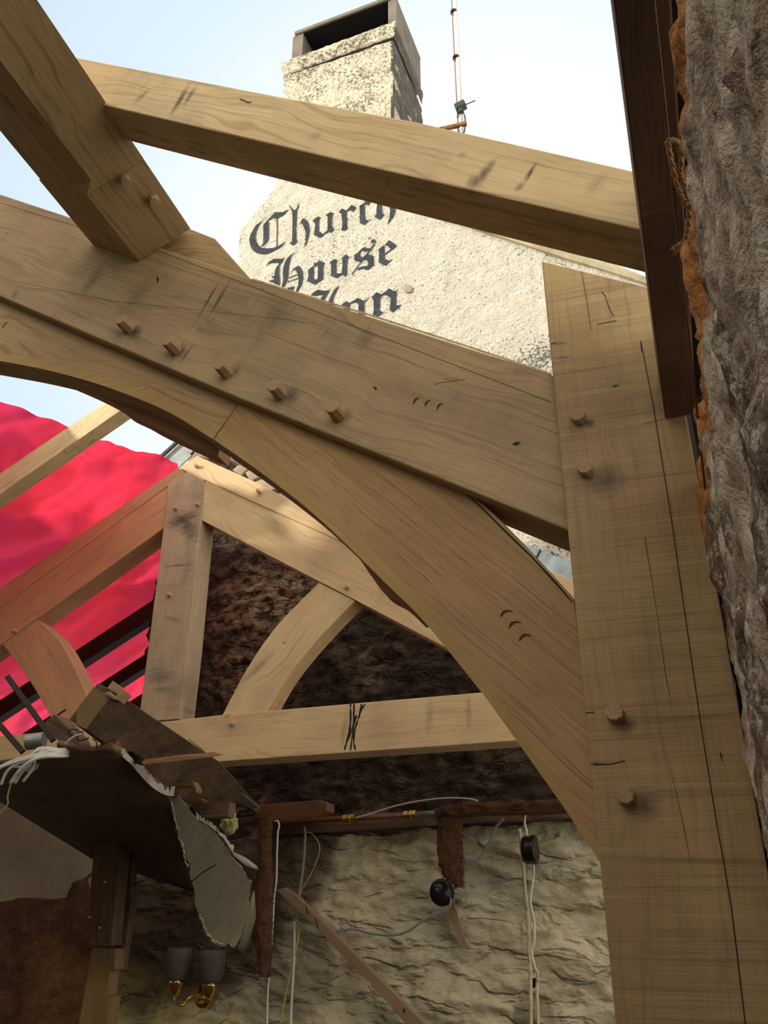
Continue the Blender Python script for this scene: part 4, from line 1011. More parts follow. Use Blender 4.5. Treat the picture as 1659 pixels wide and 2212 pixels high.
def fuzz(name, secs, mat, lab=None, cat=None, parent=None, amp=.007, hairs=1400):
    """felt wrapping: a lofted body roughened and covered with short fibres"""
    bm = loft(secs); bmesh.ops.subdivide_edges(bm, edges=bm.edges, cuts=2, use_grid_fill=True)
    for v in bm.verts: v.co += Vector((fb(v.co.x*35, v.co.y*35, v.co.z*35), fb(v.co.x*35, v.co.z*35, 5+v.co.y*30), fb(v.co.z*35, v.co.x*35, 9)))*amp
    bm.normal_update(); fs_ = list(bm.faces); rnd = random.Random(3)
    base = [(f.calc_center_median(), f.normal.copy()) for f in fs_]
    sgn = 1
    for k in range(hairs):
        c_, n_ = rnd.choice(base); d = (n_ + Vector((rnd.uniform(-.7, .7), rnd.uniform(-.7, .7), rnd.uniform(-1., .3))))*.012
        c_ = c_ + Vector((rnd.uniform(-.006, .006),)*3)
        s = d.cross(Vector((rnd.random(), rnd.random(), rnd.random()))).normalized()*.0011
        v = [bm.verts.new(c_-s), bm.verts.new(c_+s), bm.verts.new(c_+d)]; bm.faces.new(v)
    o = mobj(name, bm, mat, None, parent, smooth=False)
    if lab: tag(o, lab, cat)
    return o
def rib(pl, rows, th):
    """rows of (xl, xr, y) pixels -> flattened oval sections"""
    out = []
    for xl, xr, y in rows:
        A1, A2 = pl.on(xl, y), pl.on(xr, y); c = (A1+A2)/2; ax = (A2-A1)/2; n = 12
        out.append([c + ax*math.cos(k*2*math.pi/n) - EYF*math.sin(k*2*math.pi/n)*th for k in range(n)])
    return out
lagh = [ring(PQ.on(x, y), EXF, r, 12) for x, y, r in ((944, 1757, .030), (960, 1754, .034), (990, 1752, .036), (1005, 1748, .040), (1040, 1748, .034), (1100, 1746, .034), (1160, 1744, .036), (1220, 1741, .034), (1300, 1738, .034), (1400, 1733, .034))]
fuzz('pipe_lagging', lagh, M['felt'], 'brown felt lagging wrapped round the horizontal pipe at the right', 'lagging', amp=.012)
fuzz('felt_strip', rib(PQ, ((946, 999, 1762), (944, 1000, 1800), (946, 999, 1840), (948, 1001, 1870), (956, 1001, 1890), (972, 1000, 1905), (985, 998, 1916)), .018), M['felt'], 'loose strip of brown felt hanging from the wrapped pipe above the round box', 'felt')
PV = BACK.off(-.30)
fuzz('pipe_lagging', rib(PV, ((562, 588, 1768), (560, 585, 1800), (563, 586, 1850), (560, 589, 1880), (545, 589, 1920), (543, 588, 1960), (545, 588, 2000), (552, 587, 2040), (558, 586, 2060), (562, 582, 2085), (566, 580, 2112)), .035), M['felt'], 'brown felt wrapped upright pipe hanging beside the torn plasterboard', 'lagging', hairs=2200)
fuzz('pipe_lagging', [ring(PV.on(x, y), Vector((1, 0, -.1)), r, 10) for x, y, r in ((515, 1772, .03), (540, 1770, .032), (562, 1768, .034), (580, 1770, .036))], M['felt'], 'short bend of brown felt lagging leading left from the upright wrapped pipe', 'lagging', hairs=400)

# round box with cable and hanging lath
BX = BACK.off(-.12)
jb = root('junction_box', BX.on(955, 1930), 'shiny black ball shaped junction box hanging below the felt strip', 'junction box')
bm = bmesh.new(); bmesh.ops.create_uvsphere(bm, u_segments=28, v_segments=16, radius=.062)
bmesh.ops.transform(bm, matrix=Matrix.Translation(BX.on(954, 1928)) @ Matrix.Diagonal((1.0, .62, 1.06, 1)), verts=bm.verts)
mobj('cover', bm, M['bakelite'], None, jb, smooth=True)
cc = BX.on(954, 1928)
mobj('rear_plate', loft([ring(cc-UP*0+EYF*.02, EYF, .06, 24), ring(cc+EYF*.05, EYF, .055, 24)]), M['bakelite'], None, jb, .004)
mobj('screw', loft([ring(cc-EYF*.042+UP*.015-EXF*.012, EYF, .006, 10), ring(cc-EYF*.03+UP*.015-EXF*.012, EYF, .006, 10)]), M['grmetal'], None, jb)
st = timber('wooden_lath', BACK.off(-.08), [(965, 1952), (980, 1948), (1008, 2044), (992, 2050)], .012, (972, 1950), (1000, 2047), M['lath'], None, .001)
tag(st, 'short brown lath hanging down behind the black round box', 'lath')
PC = BACK.off(-.10)
gc = tube('grey_cable', [BACK.off(-.13).on(*p) for p in ((1088, 1768), (1070, 1790), (1058, 1820), (1035, 1855), (1012, 1875), (998, 1884), (990, 1890))], .0075, M['grey_cable'])
tag(gc, 'grey cable curving down from the wall plate to the felt strip', 'cable')
gc2 = tube('grey_cable', [PC.off(-.03).on(*p) for p in ((974, 1940), (972, 1955), (960, 1968), (920, 1985), (880, 2012), (845, 2020), (800, 2016), (765, 2007), (735, 2012), (700, 2024), (668, 2012), (645, 1994), (638, 1985))], .0065, M['grey_cable'])
tag(gc2, 'grey cable looping from the black round box across the wall to the diagonal batten', 'cable')

# diagonal batten
bat = timber('diagonal_batten', BACK.off(-.16), [(596, 1922), (612, 1918), (640, 1935), (700, 1995), (760, 2055), (840, 2135), (930, 2225), (1010, 2310), (975, 2330), (880, 2215), (800, 2125), (740, 2065), (680, 2000), (620, 1945)], .05, (600, 1925), (920, 2225), M['lath'], None, .002)
tag(bat, 'long brown wooden batten leaning diagonally across the cream wall at the bottom', 'batten')
for (x, y) in ((665, 1975), (686, 2004)):
    pq = BACK.off(-.17).on(x, y); mobj('nail', tube_bm([pq, pq-EYF*.03+UP*.045], .003, 6), M['dkmetal'], None, bat)
mobj('nail', tube_bm([BACK.off(-.17).on(873, 2184), BACK.off(-.19).on(873, 2180)], .006, 6), M['dkmetal'], None, bat)

# bakelite ceiling rose on white flex
RX = BACK.off(-.16)
rose = root('ceiling_rose', RX.on(1143, 1835), 'black round ceiling rose dangling edge-on on a white flex', 'ceiling rose')
ax = EXF.copy(); cc = RX.on(1144, 1836)
secs = []
for t_, r in ((-.034, .045), (-.03, .060), (-.012, .066), (.0, .066), (.014, .066), (.016, .069), (.03, .069), (.036, .062)):
    secs.append(ring(cc+ax*t_, ax, r, 28))
mobj('body', loft(secs), M['bakelite'], None, rose, .0015)
wf = tube('white_flex', [RX.on(*p) for p in ((1119, 1733), (1130, 1737), (1135, 1752), (1133, 1775), (1137, 1795), (1139, 1808), (1140, 1816))], .0065, M['white_cable'])
tag(wf, 'white flex looping from the wrapped pipe down to the black ceiling rose', 'cable')
wf2 = tube('white_flex', [BACK.off(-.08).on(*p) for p in ((1149, 1856), (1153, 1880), (1150, 1910), (1146, 1950), (1154, 1990), (1154, 2035), (1149, 2055), (1156, 2090), (1162, 2100))], .0055, M['white_cable'])
tag(wf2, 'white flex hanging below the black ceiling rose down the cream wall', 'cable')
cdt = tube('painted_conduit', [BACK.off(-.045).on(*p) for p in ((1122, 1790), (1129, 1850), (1133, 1910), (1140, 1980), (1143, 2050), (1146, 2110), (1147, 2212), (1150, 2330))], .010, M['cream'], k=4)
tag(cdt, 'thin cream painted conduit clipped vertically to the wall below the ceiling rose', 'conduit')
pc = tube('painted_cable', [BACK.off(-.04).on(*p) for p in ((1162, 2098), (1160, 2130), (1161, 2170), (1163, 2212), (1164, 2330))], .008, M['cream'], k=4)
tag(pc, 'cream painted cable running down beside the conduit near the bottom', 'cable')
hole = timber('socket_hole', BACK.off(-.035), [(1147, 2115), (1156, 2112), (1158, 2132), (1150, 2136)], .01, (1147, 2115), (1150, 2136), M['bakelite'], None, .001)
tag(hole, 'small black hole in the wall between conduit and cable', 'hole')
for j, (pts, r, mt, lab) in enumerate((
    ([(592, 1774), (600, 1774), (603, 1785), (600, 1800), (598, 1850), (597, 1900), (592, 1940), (590, 1980), (586, 2040), (582, 2090), (578, 2150), (577, 2212), (576, 2330)], .0055, 'white_cable', 'long white cable hanging from the end of the copper pipe down past the bottom edge'),
    ([(657, 1785), (659, 1800), (658, 1830), (654, 1880), (648, 1920), (645, 1945)], .0075, 'grey_cable', 'pale flat cable dropping from the wall plate to the upper end of the diagonal batten'),
    ([(660, 1797), (675, 1802), (688, 1820), (690, 1840), (680, 1870), (665, 1900), (650, 1925), (643, 1945)], .0025, 'yellow_cable', 'thin yellow wire bowing out beside the flat cable above the batten'),
    ([(636, 1990), (636, 2050), (633, 2110), (629, 2180), (628, 2240), (627, 2330)], .0075, 'white_cable', 'pale cable hanging below the diagonal batten to the bottom edge'),
    ([(646, 1995), (642, 2040), (628, 2100), (617, 2150), (605, 2212), (590, 2300)], .005, 'yellow_cable', 'thin cable slanting down left behind the pale one under the batten'),
    ([(768, 1767), (800, 1758), (850, 1742), (900, 1731), (960, 1724), (1010, 1725), (1032, 1730)], .004, 'white_cable', 'thin white wire arching above the copper pipe'),
    ([(796, 2128), (805, 2150), (820, 2180), (850, 2210), (900, 2260)], .003, 'yellow_cable', 'thin yellow wire emerging under the lower part of the batten'))):
    o = tube('hanging_wire', [BACK.off(-.22 if j == 0 or j == 5 else -.10).on(*p) for p in pts], r, M[mt], k=5); tag(o, lab, 'cable')

# ================================================================== BROKEN CEILING, LEFT
cv = [(-160, 1662, 3.2), (0, 1646, 3.3), (120, 1632, 3.35), (190, 1628, 3.4), (250, 1620, 3.4), (300, 1655, 3.6), (362, 1712, 3.9), (392, 1790, 4.2), (408, 1860, 4.5), (420, 1925, 4.9), (200, 1853, 4.95), (0, 1729, 4.95), (-160, 1650, 4.95), (180, 1745, 4.2), (0, 1685, 4.1), (-160, 1650, 4.2), (300, 1790, 4.4)]
cf = [(0, 1, 14, 15), (1, 2, 14), (2, 3, 13, 14), (3, 4, 5, 13), (5, 6, 16, 13), (6, 7, 16), (7, 8, 16), (8, 9, 10, 16), (16, 10, 13), (13, 10, 11, 14), (14, 11, 12, 15)]
ceil = sheet('ceiling', [W(*p) for p in cv], cf, M['ceil'], None, .014, 3)
tag(ceil, 'broken dirty brown ceiling board', kind='structure')
# torn laminated edges
def ragged(name, px, w, mat, parent, h=.02, seed=0, drop=(0, 1)):
    rnd = random.Random(seed); pts = cr([W(*p) for p in px], 6); bm = bmesh.new(); a_ = []; b_ = []
    for i, p in enumerate(pts):
        d = Vector((drop[0]*.3, 0, drop[1]))*w*rnd.uniform(.3, 1.3)
        a_.append(bm.verts.new(p-Vector((0, 0, .004)))); b_.append(bm.verts.new(p+d+Vector((rnd.uniform(-h, h)*.3, -rnd.uniform(0, h), 0))))
    for i in range(len(a_)-1): bm.faces.new((a_[i], a_[i+1], b_[i+1], b_[i]))
    o = mobj(name, bm, mat, None, parent); m_ = o.modifiers.new('s', 'SOLIDIFY'); m_.thickness = .005
    return o
edge_px = [(70, 1640, 3.28), (125, 1634, 3.33), (190, 1628, 3.38), (250, 1620, 3.38), (275, 1640, 3.5), (300, 1662, 3.58), (330, 1690, 3.7), (362, 1716, 3.86)]
tag(ragged('torn_layer', edge_px, .022, M['papertear'], ceil, seed=1), 'torn pale board edge')
tag(ragged('torn_layer', [(x, y-6, z+.02) for x, y, z in edge_px[1:]], .02, M['orangewood'], ceil, seed=2), 'splintered brown layer')
tag(ragged('torn_layer', [(252, 1622, 3.42), (285, 1650, 3.5), (318, 1688, 3.62), (350, 1712, 3.8), (375, 1718, 3.9)], .03, M['papertear'], ceil, seed=5), 'torn white gypsum edge')
# jagged lump of torn board above the cables
lump = sheet('torn_board_piece', [W(*p) for p in ((126, 1602, 3.3), (150, 1610, 3.28), (200, 1618, 3.3), (243, 1612, 3.3), (262, 1625, 3.34), (230, 1632, 3.38), (160, 1636, 3.36), (126, 1632, 3.32))], [(0, 1, 6, 7), (1, 2, 5, 6), (2, 3, 4, 5)], M['old2'], None, .02, 2)
tag(lump, 'curled strip of torn board lying on the broken ceiling edge', 'board')

# hanging plasterboard
hb = [(362, 1690, 4.0), (385, 1703, 4.0), (402, 1732, 4.05), (432, 1772, 4.1), (452, 1783, 4.15), (480, 1812, 4.2), (502, 1846, 4.25), (528, 1882, 4.3), (543, 1905, 4.35), (536, 1965, 4.4), (524, 2015, 4.4), (506, 2046, 4.38), (492, 2034, 4.36), (478, 2044, 4.33), (462, 2036, 4.33), (445, 2018, 4.3), (432, 1985, 4.28), (415, 1930, 4.22), (406, 1890, 4.18), (404, 1850, 4.14), (394, 1842, 4.12), (392, 1822, 4.1), (380, 1790, 4.07), (370, 1745, 4.03)]
rnd = random.Random(4); hb2 = []
for i in range(len(hb)):
    a_ = Vector(hb[i]); b_ = Vector(hb[(i+1) % len(hb)])
    for k in range(4):
        p = a_+(b_-a_)*k/4; hb2.append((p.x+rnd.uniform(-3, 3), p.y+rnd.uniform(-3, 3), p.z))
bm = bmesh.new(); vs = [bm.verts.new(W(*p)) for p in hb2]; f_ = bm.faces.new(vs)
bmesh.ops.triangulate(bm, faces=[f_]); bmesh.ops.subdivide_edges(bm, edges=[e for e in bm.edges if e.calc_length() > .06], cuts=3)
for v in bm.verts: v.co += EYF*(.05*fb(v.co.x*2.2+v.co.z*1.0, v.co.z*1.2, 4, 2))
hang = mobj('hanging_plasterboard', bm, M['board'])
m_ = hang.modifiers.new('s', 'SOLIDIFY'); m_.thickness = .012; m_.offset = 1
tag(hang, 'torn grey sheet of plasterboard hanging from the broken ceiling', 'plasterboard')
fold = sheet('folded_flap', [W(*p) for p in ((548, 1925, 4.42), (520, 2030, 4.38), (508, 2050, 4.4), (540, 2060, 4.5), (562, 2075, 4.55), (552, 1990, 4.5))], [(0, 1, 5), (1, 2, 3, 5), (3, 4, 5)], M['board'], hang, .01, 2)
mark('crack', Pl(W(430, 1890, 4.17), EYF), [(412, 1906), (436, 1886), (466, 1868)], .006, M['ink'], hang)
tag(ragged('torn_edge', [(424, 1765, 4.07), (440, 1775, 4.09), (460, 1788, 4.14), (485, 1812, 4.18), (503, 1840, 4.22)], .02, M['papertear'], hang, seed=9), 'white torn gypsum edge')
tag(ragged('torn_edge', [(366, 1712, 3.98), (374, 1750, 4.0), (384, 1795, 4.05), (396, 1838, 4.1), (405, 1870, 4.14)], .016, M['papertear'], hang, seed=11, drop=(1, .2)), 'pale torn paper edge')
tag(ragged('torn_edge', [(430, 1978, 4.26), (446, 2016, 4.28), (463, 2036, 4.3), (480, 2044, 4.3)], .02, M['papertear'], hang, seed=12, drop=(1, .4)), 'pale torn paper edge')
# rubble void beyond the board
shard = sheet('plaster_shard', [W(*p) for p in ((498, 1838, 4.5), (530, 1852, 4.55), (556, 1872, 4.6), (558, 1880, 4.6), (530, 1870, 4.55), (505, 1850, 4.5))], [(0, 1, 4, 5), (1, 2, 3, 4)], M['papertear'], None, .01, 1)
tag(shard, 'thin broken plaster shard between the hanging board and the felt wrapped pipe', 'plaster')
bm = bmesh.new(); bmesh.ops.create_icosphere(bm, subdivisions=3, radius=.045)
for v in bm.verts: v.co = v.co*(1+.5*fb(v.co.x*30, v.co.y*30, v.co.z*30)); v.co.z *= 1.3
bmesh.ops.transform(bm, matrix=Matrix.Translation(W(497, 1775, 4.6)), verts=bm.verts)
tag(mobj('insulation_tuft', bm, M['insul']), 'small yellow tuft of insulation beside the felt lagging bend', 'insulation')

# cut old joist
J0 = W(205, 1530, 3.25)
def quadbox(name, near_pts, dvec, mat, lab, cat, parent=None, bev=.003, gx=None):
    bm = prism_bm(near_pts, dvec); return tag(mobj(name, bm, mat, frame_m(near_pts[0], gx or (near_pts[1]-near_pts[0]), dvec), parent, bev), lab, cat)
jo = root('cut_joist', W(235, 1560, 3.3), 'dark old rafter stub with a pale sawn end, lying over the broken ceiling', 'beam')
jp = [W(186, 1576, 3.25), W(238, 1502, 3.30), (W(265, 1486, 3.34)), W(478, 1643, 4.15), W(560, 1745, 4.6), W(430, 1760, 4.4), W(300, 1662, 3.75)]
zl = Vector((-.06, .02, .02))
# broad face as a long tapering prism
face = [W(186, 1576, 3.25), W(248, 1494, 3.28), W(478, 1648, 4.1), W(560, 1742, 4.5), W(440, 1770, 4.3)]
dj = (W(150, 1555, 3.32)-W(186, 1576, 3.25))
jb_ = mobj('beam', prism_bm(face, dj), M['old'], frame_m(face[0], face[2]-face[1], Vector((0, -1, 0))), jo, .004)
e0 = [face[0], W(238, 1508, 3.275), W(205, 1484, 3.34), W(150, 1556, 3.33)]
nrm = (e0[1]-e0[0]).cross(e0[3]-e0[0]).normalized(); nrm = nrm if nrm.dot(CAM-e0[0]) > 0 else -nrm
mobj('sawn_end', prism_bm([p+nrm*.004 for p in e0], -nrm*.003), M['cut'], frame_m(e0[0], e0[1]-e0[0], nrm), jb_)
e1 = [W(222, 1498, 3.30), W(243, 1470, 3.36), W(268, 1492, 3.33), W(250, 1510, 3.27)]
mobj('split_end', prism_bm(e1, Vector((.02, .05, -.01))), M['cut'], None, jo, .002)
mobj('splinter', prism_bm([W(226, 1500, 3.27), W(235, 1498, 3.27), W(252, 1512, 3.25), W(240, 1510, 3.26)], Vector((0, .01, .01))), M['cut'], None, jo)
rf = timber('torn_felt_edge', Pl(W(300, 1640, 3.5), EYF), [(192, 1575), (205, 1572), (250, 1600), (305, 1640), (300, 1652), (270, 1640), (225, 1605), (200, 1592)], .03, (192, 1575), (300, 1645), M['bakelite'], jo, .002)
sb = quadbox('splintered_board', [W(300, 1642, 3.5), W(380, 1632, 3.6), W(440, 1627, 3.7), W(455, 1625, 3.72), W(482, 1631, 3.75), W(455, 1636, 3.7), W(385, 1644, 3.6), W(310, 1652, 3.5)], Vector((0, .05, .01)), M['orangewood'], 'thin reddish splintered board poking right across the dark joist', 'board')

# stubs and rods in the left corner
RL = Pl(W(100, 1580, 3.6), EYF)
rod1 = mobj('metal_angle', box_bm(frame_m((W(8, 1448, 3.5)+W(122, 1612, 3.4))/2, W(122, 1612, 3.4)-W(8, 1448, 3.5), Vector((0, -1, .3))), (W(122, 1612, 3.4)-W(8, 1448, 3.5)).length, .022, .014), M['dkmetal'], None, None, .002)
tag(rod1, 'long thin dark metal bar leaning up to the left edge before the tarpaulin', 'metal bar')
rod2 = mobj('metal_angle', box_bm(frame_m((W(-30, 1532, 3.5)+W(52, 1628, 3.4))/2, W(52, 1628, 3.4)-W(-30, 1532, 3.5), Vector((0, -1, .3))), (W(52, 1628, 3.4)-W(-30, 1532, 3.5)).length, .022, .014), M['dkmetal'], None, None, .002)
tag(rod2, 'shorter dark metal bar at the bottom left corner of the tarpaulin', 'metal bar')
ps = mobj('pipe_stub', loft([ring(W(58, 1603, 3.7), ray(95, 1592)-ray(58, 1596), .034, 20), ring(W(96, 1598, 3.75), ray(95, 1592)-ray(58, 1596), .034, 20)]), M['grmetal'], None, None, .002)
tag(ps, 'stub of grey metal pipe between the two dark bars', 'pipe')
wb1 = timber('wood_stub', RL, [(93, 1562), (117, 1543), (135, 1560), (162, 1588), (172, 1608), (140, 1612), (115, 1590)], .08, (93, 1562), (165, 1600), M['old2'], None, .003)
tag(wb1, 'small brown block of old wood behind the white cable bundle', 'block')
for j, pts in enumerate(([(170, 1578), (155, 1575), (148, 1583), (158, 1590), (175, 1580)], [(180, 1580), (168, 1590), (172, 1600), (192, 1594)], [(200, 1596), (208, 1602), (209, 1618)])):
    o = tube('bent_nail_wire', [W(x, y, 3.25+.01*j) for x, y in pts], .0025, M['dkmetal'], k=5)
    tag(o, ('tangled dark wire curl touching the sawn joist end', 'dark wire hook lower right of the tangle', 'short dark wire pointing down under the joist')[j], 'wire')
# cable bundle
ends = [(50, 1688), (32, 1692), (27, 1690), (22, 1692), (45, 1665), (-20, 1670), (2, 1695), (-40, 1690), (36, 1672)]
for j, (ex_, ey_) in enumerate(ends):
    st_ = (126+random.uniform(-2, 2), 1619+j*1.9); mid1 = (88+random.uniform(-12, 12), 1618+j*2.2); mid2 = (ex_+ (22 if ex_ > 0 else 40)+random.uniform(-4, 4), (1640+ey_)/2-8)
    o = tube('white_cable', [W(st_[0]+20, st_[1]-1, 3.3), W(*st_, 3.25-.004*j), W(*mid1, 3.22-.004*j), W(*mid2, 3.2-.004*j), W(ex_, ey_, 3.2-.004*j)], .0055, M['white_cable'])
    tag(o, 'white cut cable in the bundle drooping over the broken ceiling edge', 'cable', 'bundle of cut white cables at the left edge')
yw = tube('yellow_wire', [W(x, y, 3.19) for x, y in ((25, 1690), (20, 1705), (16, 1722), (17, 1735), (8, 1748), (-12, 1768))], .0028, M['yellow_cable'])
tag(yw, 'single thin yellowish wire hanging from the white cable bundle', 'wire')
wc = tube('white_wire', [W(x, y, 3.22) for x, y in ((141, 1607), (150, 1598), (162, 1590), (175, 1585))], .0035, M['white_cable'])
tag(wc, 'short white wire rising to the sawn joist end', 'wire')
scr = sheet('paper_scrap', [W(*p) for p in ((20, 1658, 3.24), (60, 1652, 3.22), (84, 1650, 3.2), (80, 1660, 3.2), (68, 1670, 3.2), (55, 1669, 3.21), (48, 1660, 3.22))], [(0, 1, 6), (1, 2, 3, 6), (3, 4, 5, 6)], M['papertear'], None, .004, 1)
tag(scr, 'torn scrap of cream paper under the white cable bundle', 'paper')
for nm, pq, z_, th_, mt, lab in (('wood_block', [(366, 1694), (416, 1688), (424, 1704), (422, 1712), (412, 1699), (382, 1698), (374, 1702)], 3.95, .05, 'cut', 'small pale block of wood at the tip of the hanging plasterboard'), ('wood_offcut', [(402, 1727), (430, 1724), (441, 1730), (436, 1734), (404, 1734)], 4.05, .05, 'orangewood', 'tiny orange offcut below the pale wood block'), ('wood_cleat', [(410, 1735), (496, 1733), (492, 1765), (430, 1768)], 4.15, .06, 'old2', 'dark brown cleat of wood behind the top of the hanging plasterboard')):
    pl = Pl(W(pq[0][0], pq[0][1], z_), EYF); o = timber(nm, pl, pq, th_, pq[0], pq[1], M[mt], None, .002); tag(o, lab, 'block')
for pts, r, mt, lab in (([(435, 1700), (445, 1698), (470, 1712), (487, 1732)], .004, 'white_cable', 'white wire slanting down to the right below the tie beam'),
    ([(437, 1699), (455, 1697), (475, 1705), (490, 1722), (495, 1738)], .0035, 'white_cable', 'curved pale wire above the slanting white wire'),
    ([(424, 1716), (455, 1725), (490, 1738), (530, 1742), (548, 1752), (545, 1760), (510, 1764)], .007, 'bakelite', 'black cable looping right among the loose wires'),
    ([(496, 1740), (505, 1748), (515, 1754)], .004, 'copper', 'bare copper wire tip at the end of the loose wires'),
    ([(408, 1597), (440, 1622), (460, 1645), (490, 1680), (520, 1712), (560, 1746), (530, 1746), (500, 1740)], .003, 'green_cable', 'thin green earth wire running down past the tie beam')):
    o = tube('loose_wire', [W(x, y, 4.35) for x, y in pts], r, M[mt], k=5); tag(o, lab, 'wire')

# dark upright prop and the paler timber below it
PRP = Pl(W(225, 1900, 4.55), EYF)
p1_ = timber('timber_prop', PRP, [(212, 1752), (262, 1748), (258, 1850), (240, 2043), (188, 2041), (198, 1880)], .09, (215, 2040), (238, 1750), M['old2'], None, .003)
tag(p1_, 'dark brown upright prop with white nail heads under the broken ceiling', 'post')
for x, y in ((226, 1905), (214, 2004), (193, 1981)):
    c_ = PRP.off(-.004).on(x, y); mobj('nail_head', loft([ring(c_, EYF, .0055, 10), ring(c_+EYF*.006, EYF, .0055, 10)]), M['pole'], None, p1_)
p2_ = timber('thin_prop', PRP.off(.10), [(262, 1850), (284, 1852), (282, 1960), (262, 2096), (245, 2096), (252, 2000)], .05, (255, 2090), (275, 1850), M['old'], None, .003)
tag(p2_, 'thinner blackened upright behind the dark prop', 'post')
mobj('nail', tube_bm([PRP.off(.098).on(282, 1912), PRP.off(.08).on(312, 1903)], .003, 6), M['dkmetal'], None, p2_)
p3_ = timber('timber_prop', PRP.off(.03), [(199, 2046), (250, 2049), (247, 2095), (238, 2096), (230, 2150), (240, 2154), (232, 2212), (222, 2330), (150, 2330), (172, 2200)], .08, (180, 2230), (225, 2050), M['cut'], None, .003)
tag(p3_, 'paler notched upright timber directly below the dark prop', 'post')

# brass wall light
SC = BACK.off(-.10)
sco = root('wall_light', SC.on(432, 2150), 'brass wall light with frosted tulip shades on the cream wall', 'lamp')
def lathe(name, c, prof, mat, n=24, ax_=UP, parent=None):
    return mobj(name, loft([ring(c+ax_*h, ax_, max(r, .0005), n) for r, h in prof]), mat, None, parent, smooth=True)
cb = SC.on(431, 2155)
mobj('back_plate', loft([ring(cb+EYF*.10, EYF, .055, 24), ring(cb+EYF*.03, EYF, .055, 24), ring(cb+EYF*.015, EYF, .03, 24), ring(cb-EYF*.01, EYF, .018, 24)]), M['brass'], None, sco, .004)
for (ux, uy) in ((379, 2144), (452, 2151)):
    pl = SC.off(-.05); bc = pl.on(ux, uy)
    if ux < 490:
        hd = lathe('shade_holder', bc, [(.008, -.02), (.02, -.005), (.036, .02), (.044, .045), (.046, .062)], M['brass'], parent=sco)
        lathe('glass_shade', bc, [(.040, .055), (.058, .075), (.070, .11), (.075, .15), (.074, .185), (.066, .215), (.062, .216), (.070, .18), (.068, .13), (.045, .07)], M['glass'], parent=hd)
for pts in ([(425, 2150), (410, 2155), (398, 2170), (385, 2170), (377, 2160), (377, 2150), (379, 2143)], [(436, 2158), (447, 2162), (452, 2152)]):
    tube('arm', [SC.off(-.05).on(*p) for p in pts], .006, M['brass'], sco)

# ================================================================== OUT OF THE FRAME: floor, and walls added to block light
bm = bmesh.new(); vs = [bm.verts.new(p) for p in ((-5, -4, 0), (4, -4, 0), (4, 8, 0), (-5, 8, 0))]; bm.faces.new(vs)
tag(mobj('floor', bm, M['floor']), 'dusty floor', kind='structure')
def slab(name, pts, d, mat, lab): return tag(mobj(name, prism_bm([Vector(p) for p in pts], Vector(d)), mat), lab, kind='structure')
LWX = -3.8
slab('wall_left', [(LWX, -4, 0), (LWX, 3.5, 0), (LWX, 3.5, 4.35), (LWX, 3.0, 4.35), (LWX, 3.0, 5.2), (LWX, -4, 5.2)], (-.3, 0, 0), M['outer'], 'side wall of the building')  # unseen wall, added and sized to keep the sun off the timbers
slab('wall_left_sill', [(LWX, 3.5, 0), (LWX, 6.6, 0), (LWX, 6.6, 1.0), (LWX, 3.5, 1.0)], (-.3, 0, 0), M['outer'], 'side wall below the window')
slab('wall_left_head', [(LWX, 3.5, 1.95), (LWX, 6.6, 1.95), (LWX, 6.6, 4.35), (LWX, 3.5, 4.35)], (-.3, 0, 0), M['outer'], 'side wall above the window')
slab('wall_left_end', [(LWX, 5.2, 1.0), (LWX, 6.6, 1.0), (LWX, 6.6, 1.95), (LWX, 5.2, 1.95)], (-.3, 0, 0), M['outer'], 'side wall beyond the window')
gm = bpy.data.materials.new('dirty_window_glass'); gm.use_nodes = True; gt = gm.node_tree; tb_ = gt.nodes.new('ShaderNodeBsdfTransparent'); tb_.inputs[0].default_value = (.38, .36, .26, 1); gt.links.new(tb_.outputs[0], gt.nodes['Material Output'].inputs[0])  # tinted pane added to dim the sun patch on the back wall
slab('window_1', [(LWX-.15, 3.5, 1.0), (LWX-.15, 5.2, 1.0), (LWX-.15, 5.2, 1.95), (LWX-.15, 3.5, 1.95)], (-.01, 0, 0), gm, 'dirty side window')
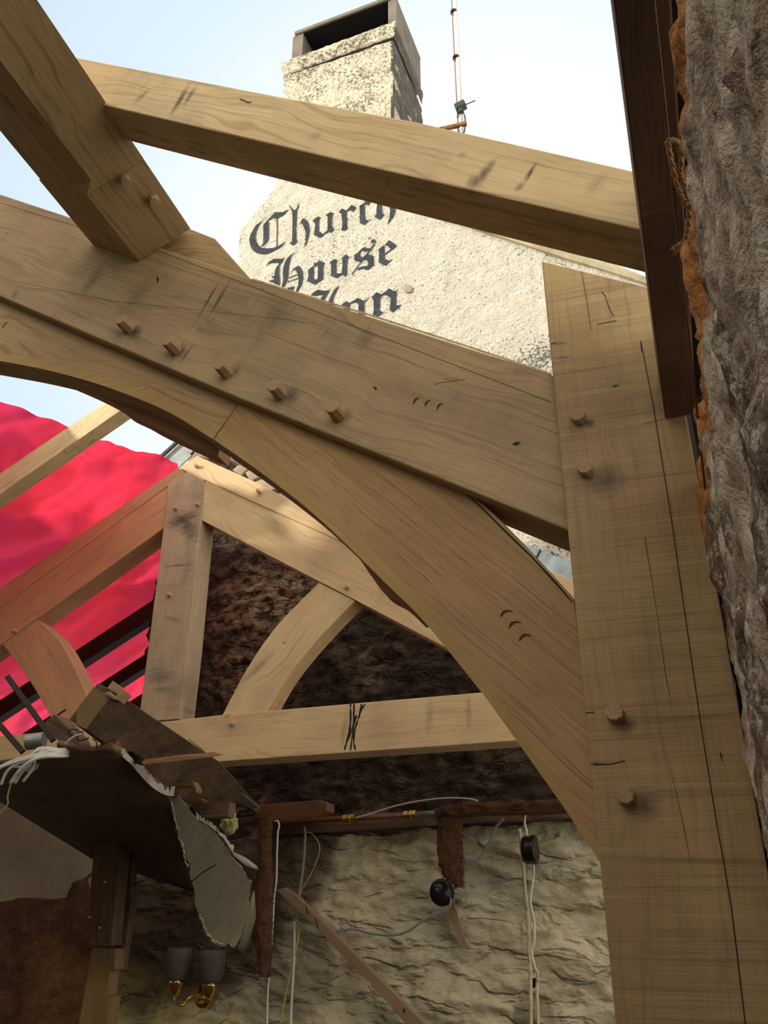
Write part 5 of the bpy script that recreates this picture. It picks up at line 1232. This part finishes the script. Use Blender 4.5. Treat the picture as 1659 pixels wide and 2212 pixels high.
slab('wall_behind', [(-3.6, -3.2, 0), (3, -3.2, 0), (3, -3.2, 3.0), (-3.6, -3.2, 3.0)], (0, -.3, 0), M['outer'], 'end wall behind the viewer')  # unseen occluder added behind the camera, height set for the light

# ================================================================== LIGHT
w = bpy.data.worlds.new('hazy_sky'); bpy.context.scene.world = w; w.use_nodes = True; nt = w.node_tree
bg = nt.nodes['Background']; tc = nt.nodes.new('ShaderNodeTexCoord')
dt = nt.nodes.new('ShaderNodeVectorMath'); dt.operation = 'DOT_PRODUCT'; dt.inputs[1].default_value = ray(1050, 850).normalized(); nt.links.new(tc.outputs['Generated'], dt.inputs[0])
cr_ = nt.nodes.new('ShaderNodeValToRGB'); nt.links.new(dt.outputs['Value'], cr_.inputs[0]); e = cr_.color_ramp.elements
e[0].position = .0; e[0].color = (1.5, 1.38, 1.15, 1); e[1].position = 1; e[1].color = (1, 1, 1, 1)
for pos, c_ in ((.45, (.95, .93, .88)), (.70, (.56, .68, .80)), (.80, (.58, .72, .86)), (.89, (.70, .83, .93)), (.95, (.93, .97, 1.)), (.985, (.98, 1., 1.))):
    x = e.new(pos); x.color = (*c_, 1)
nt.links.new(cr_.outputs[0], bg.inputs[0]); bg.inputs[1].default_value = 1.1
sd = bpy.data.lights.new('sun', 'SUN'); sd.energy = 3.9; sd.angle = math.radians(3); sd.color = (1, .94, .84)
so = bpy.data.objects.new('sun', sd); C.objects.link(so)
az = math.radians(-112); el = math.radians(12)
dirv = Vector((math.sin(az)*math.cos(el), math.cos(az)*math.cos(el), math.sin(el)))
so.rotation_euler = dirv.to_track_quat('Z', 'Y').to_euler(); so.location = dirv*20

# ================================================================== CAMERA
cd = bpy.data.cameras.new('camera'); cam = bpy.data.objects.new('camera', cd); C.objects.link(cam)
cd.sensor_fit = 'VERTICAL'; cd.sensor_height = 24; cd.lens = F/2212*24; cd.clip_start = .02
cam.location = CAM; cam.rotation_euler = (math.pi/2+PIT, 0, 0)
sc = bpy.context.scene; sc.camera = cam
sc.view_settings.view_transform = 'Standard'; sc.view_settings.look = 'None'; sc.view_settings.exposure = 0; sc.view_settings.gamma = 1
sc.cycles.max_bounces = 8
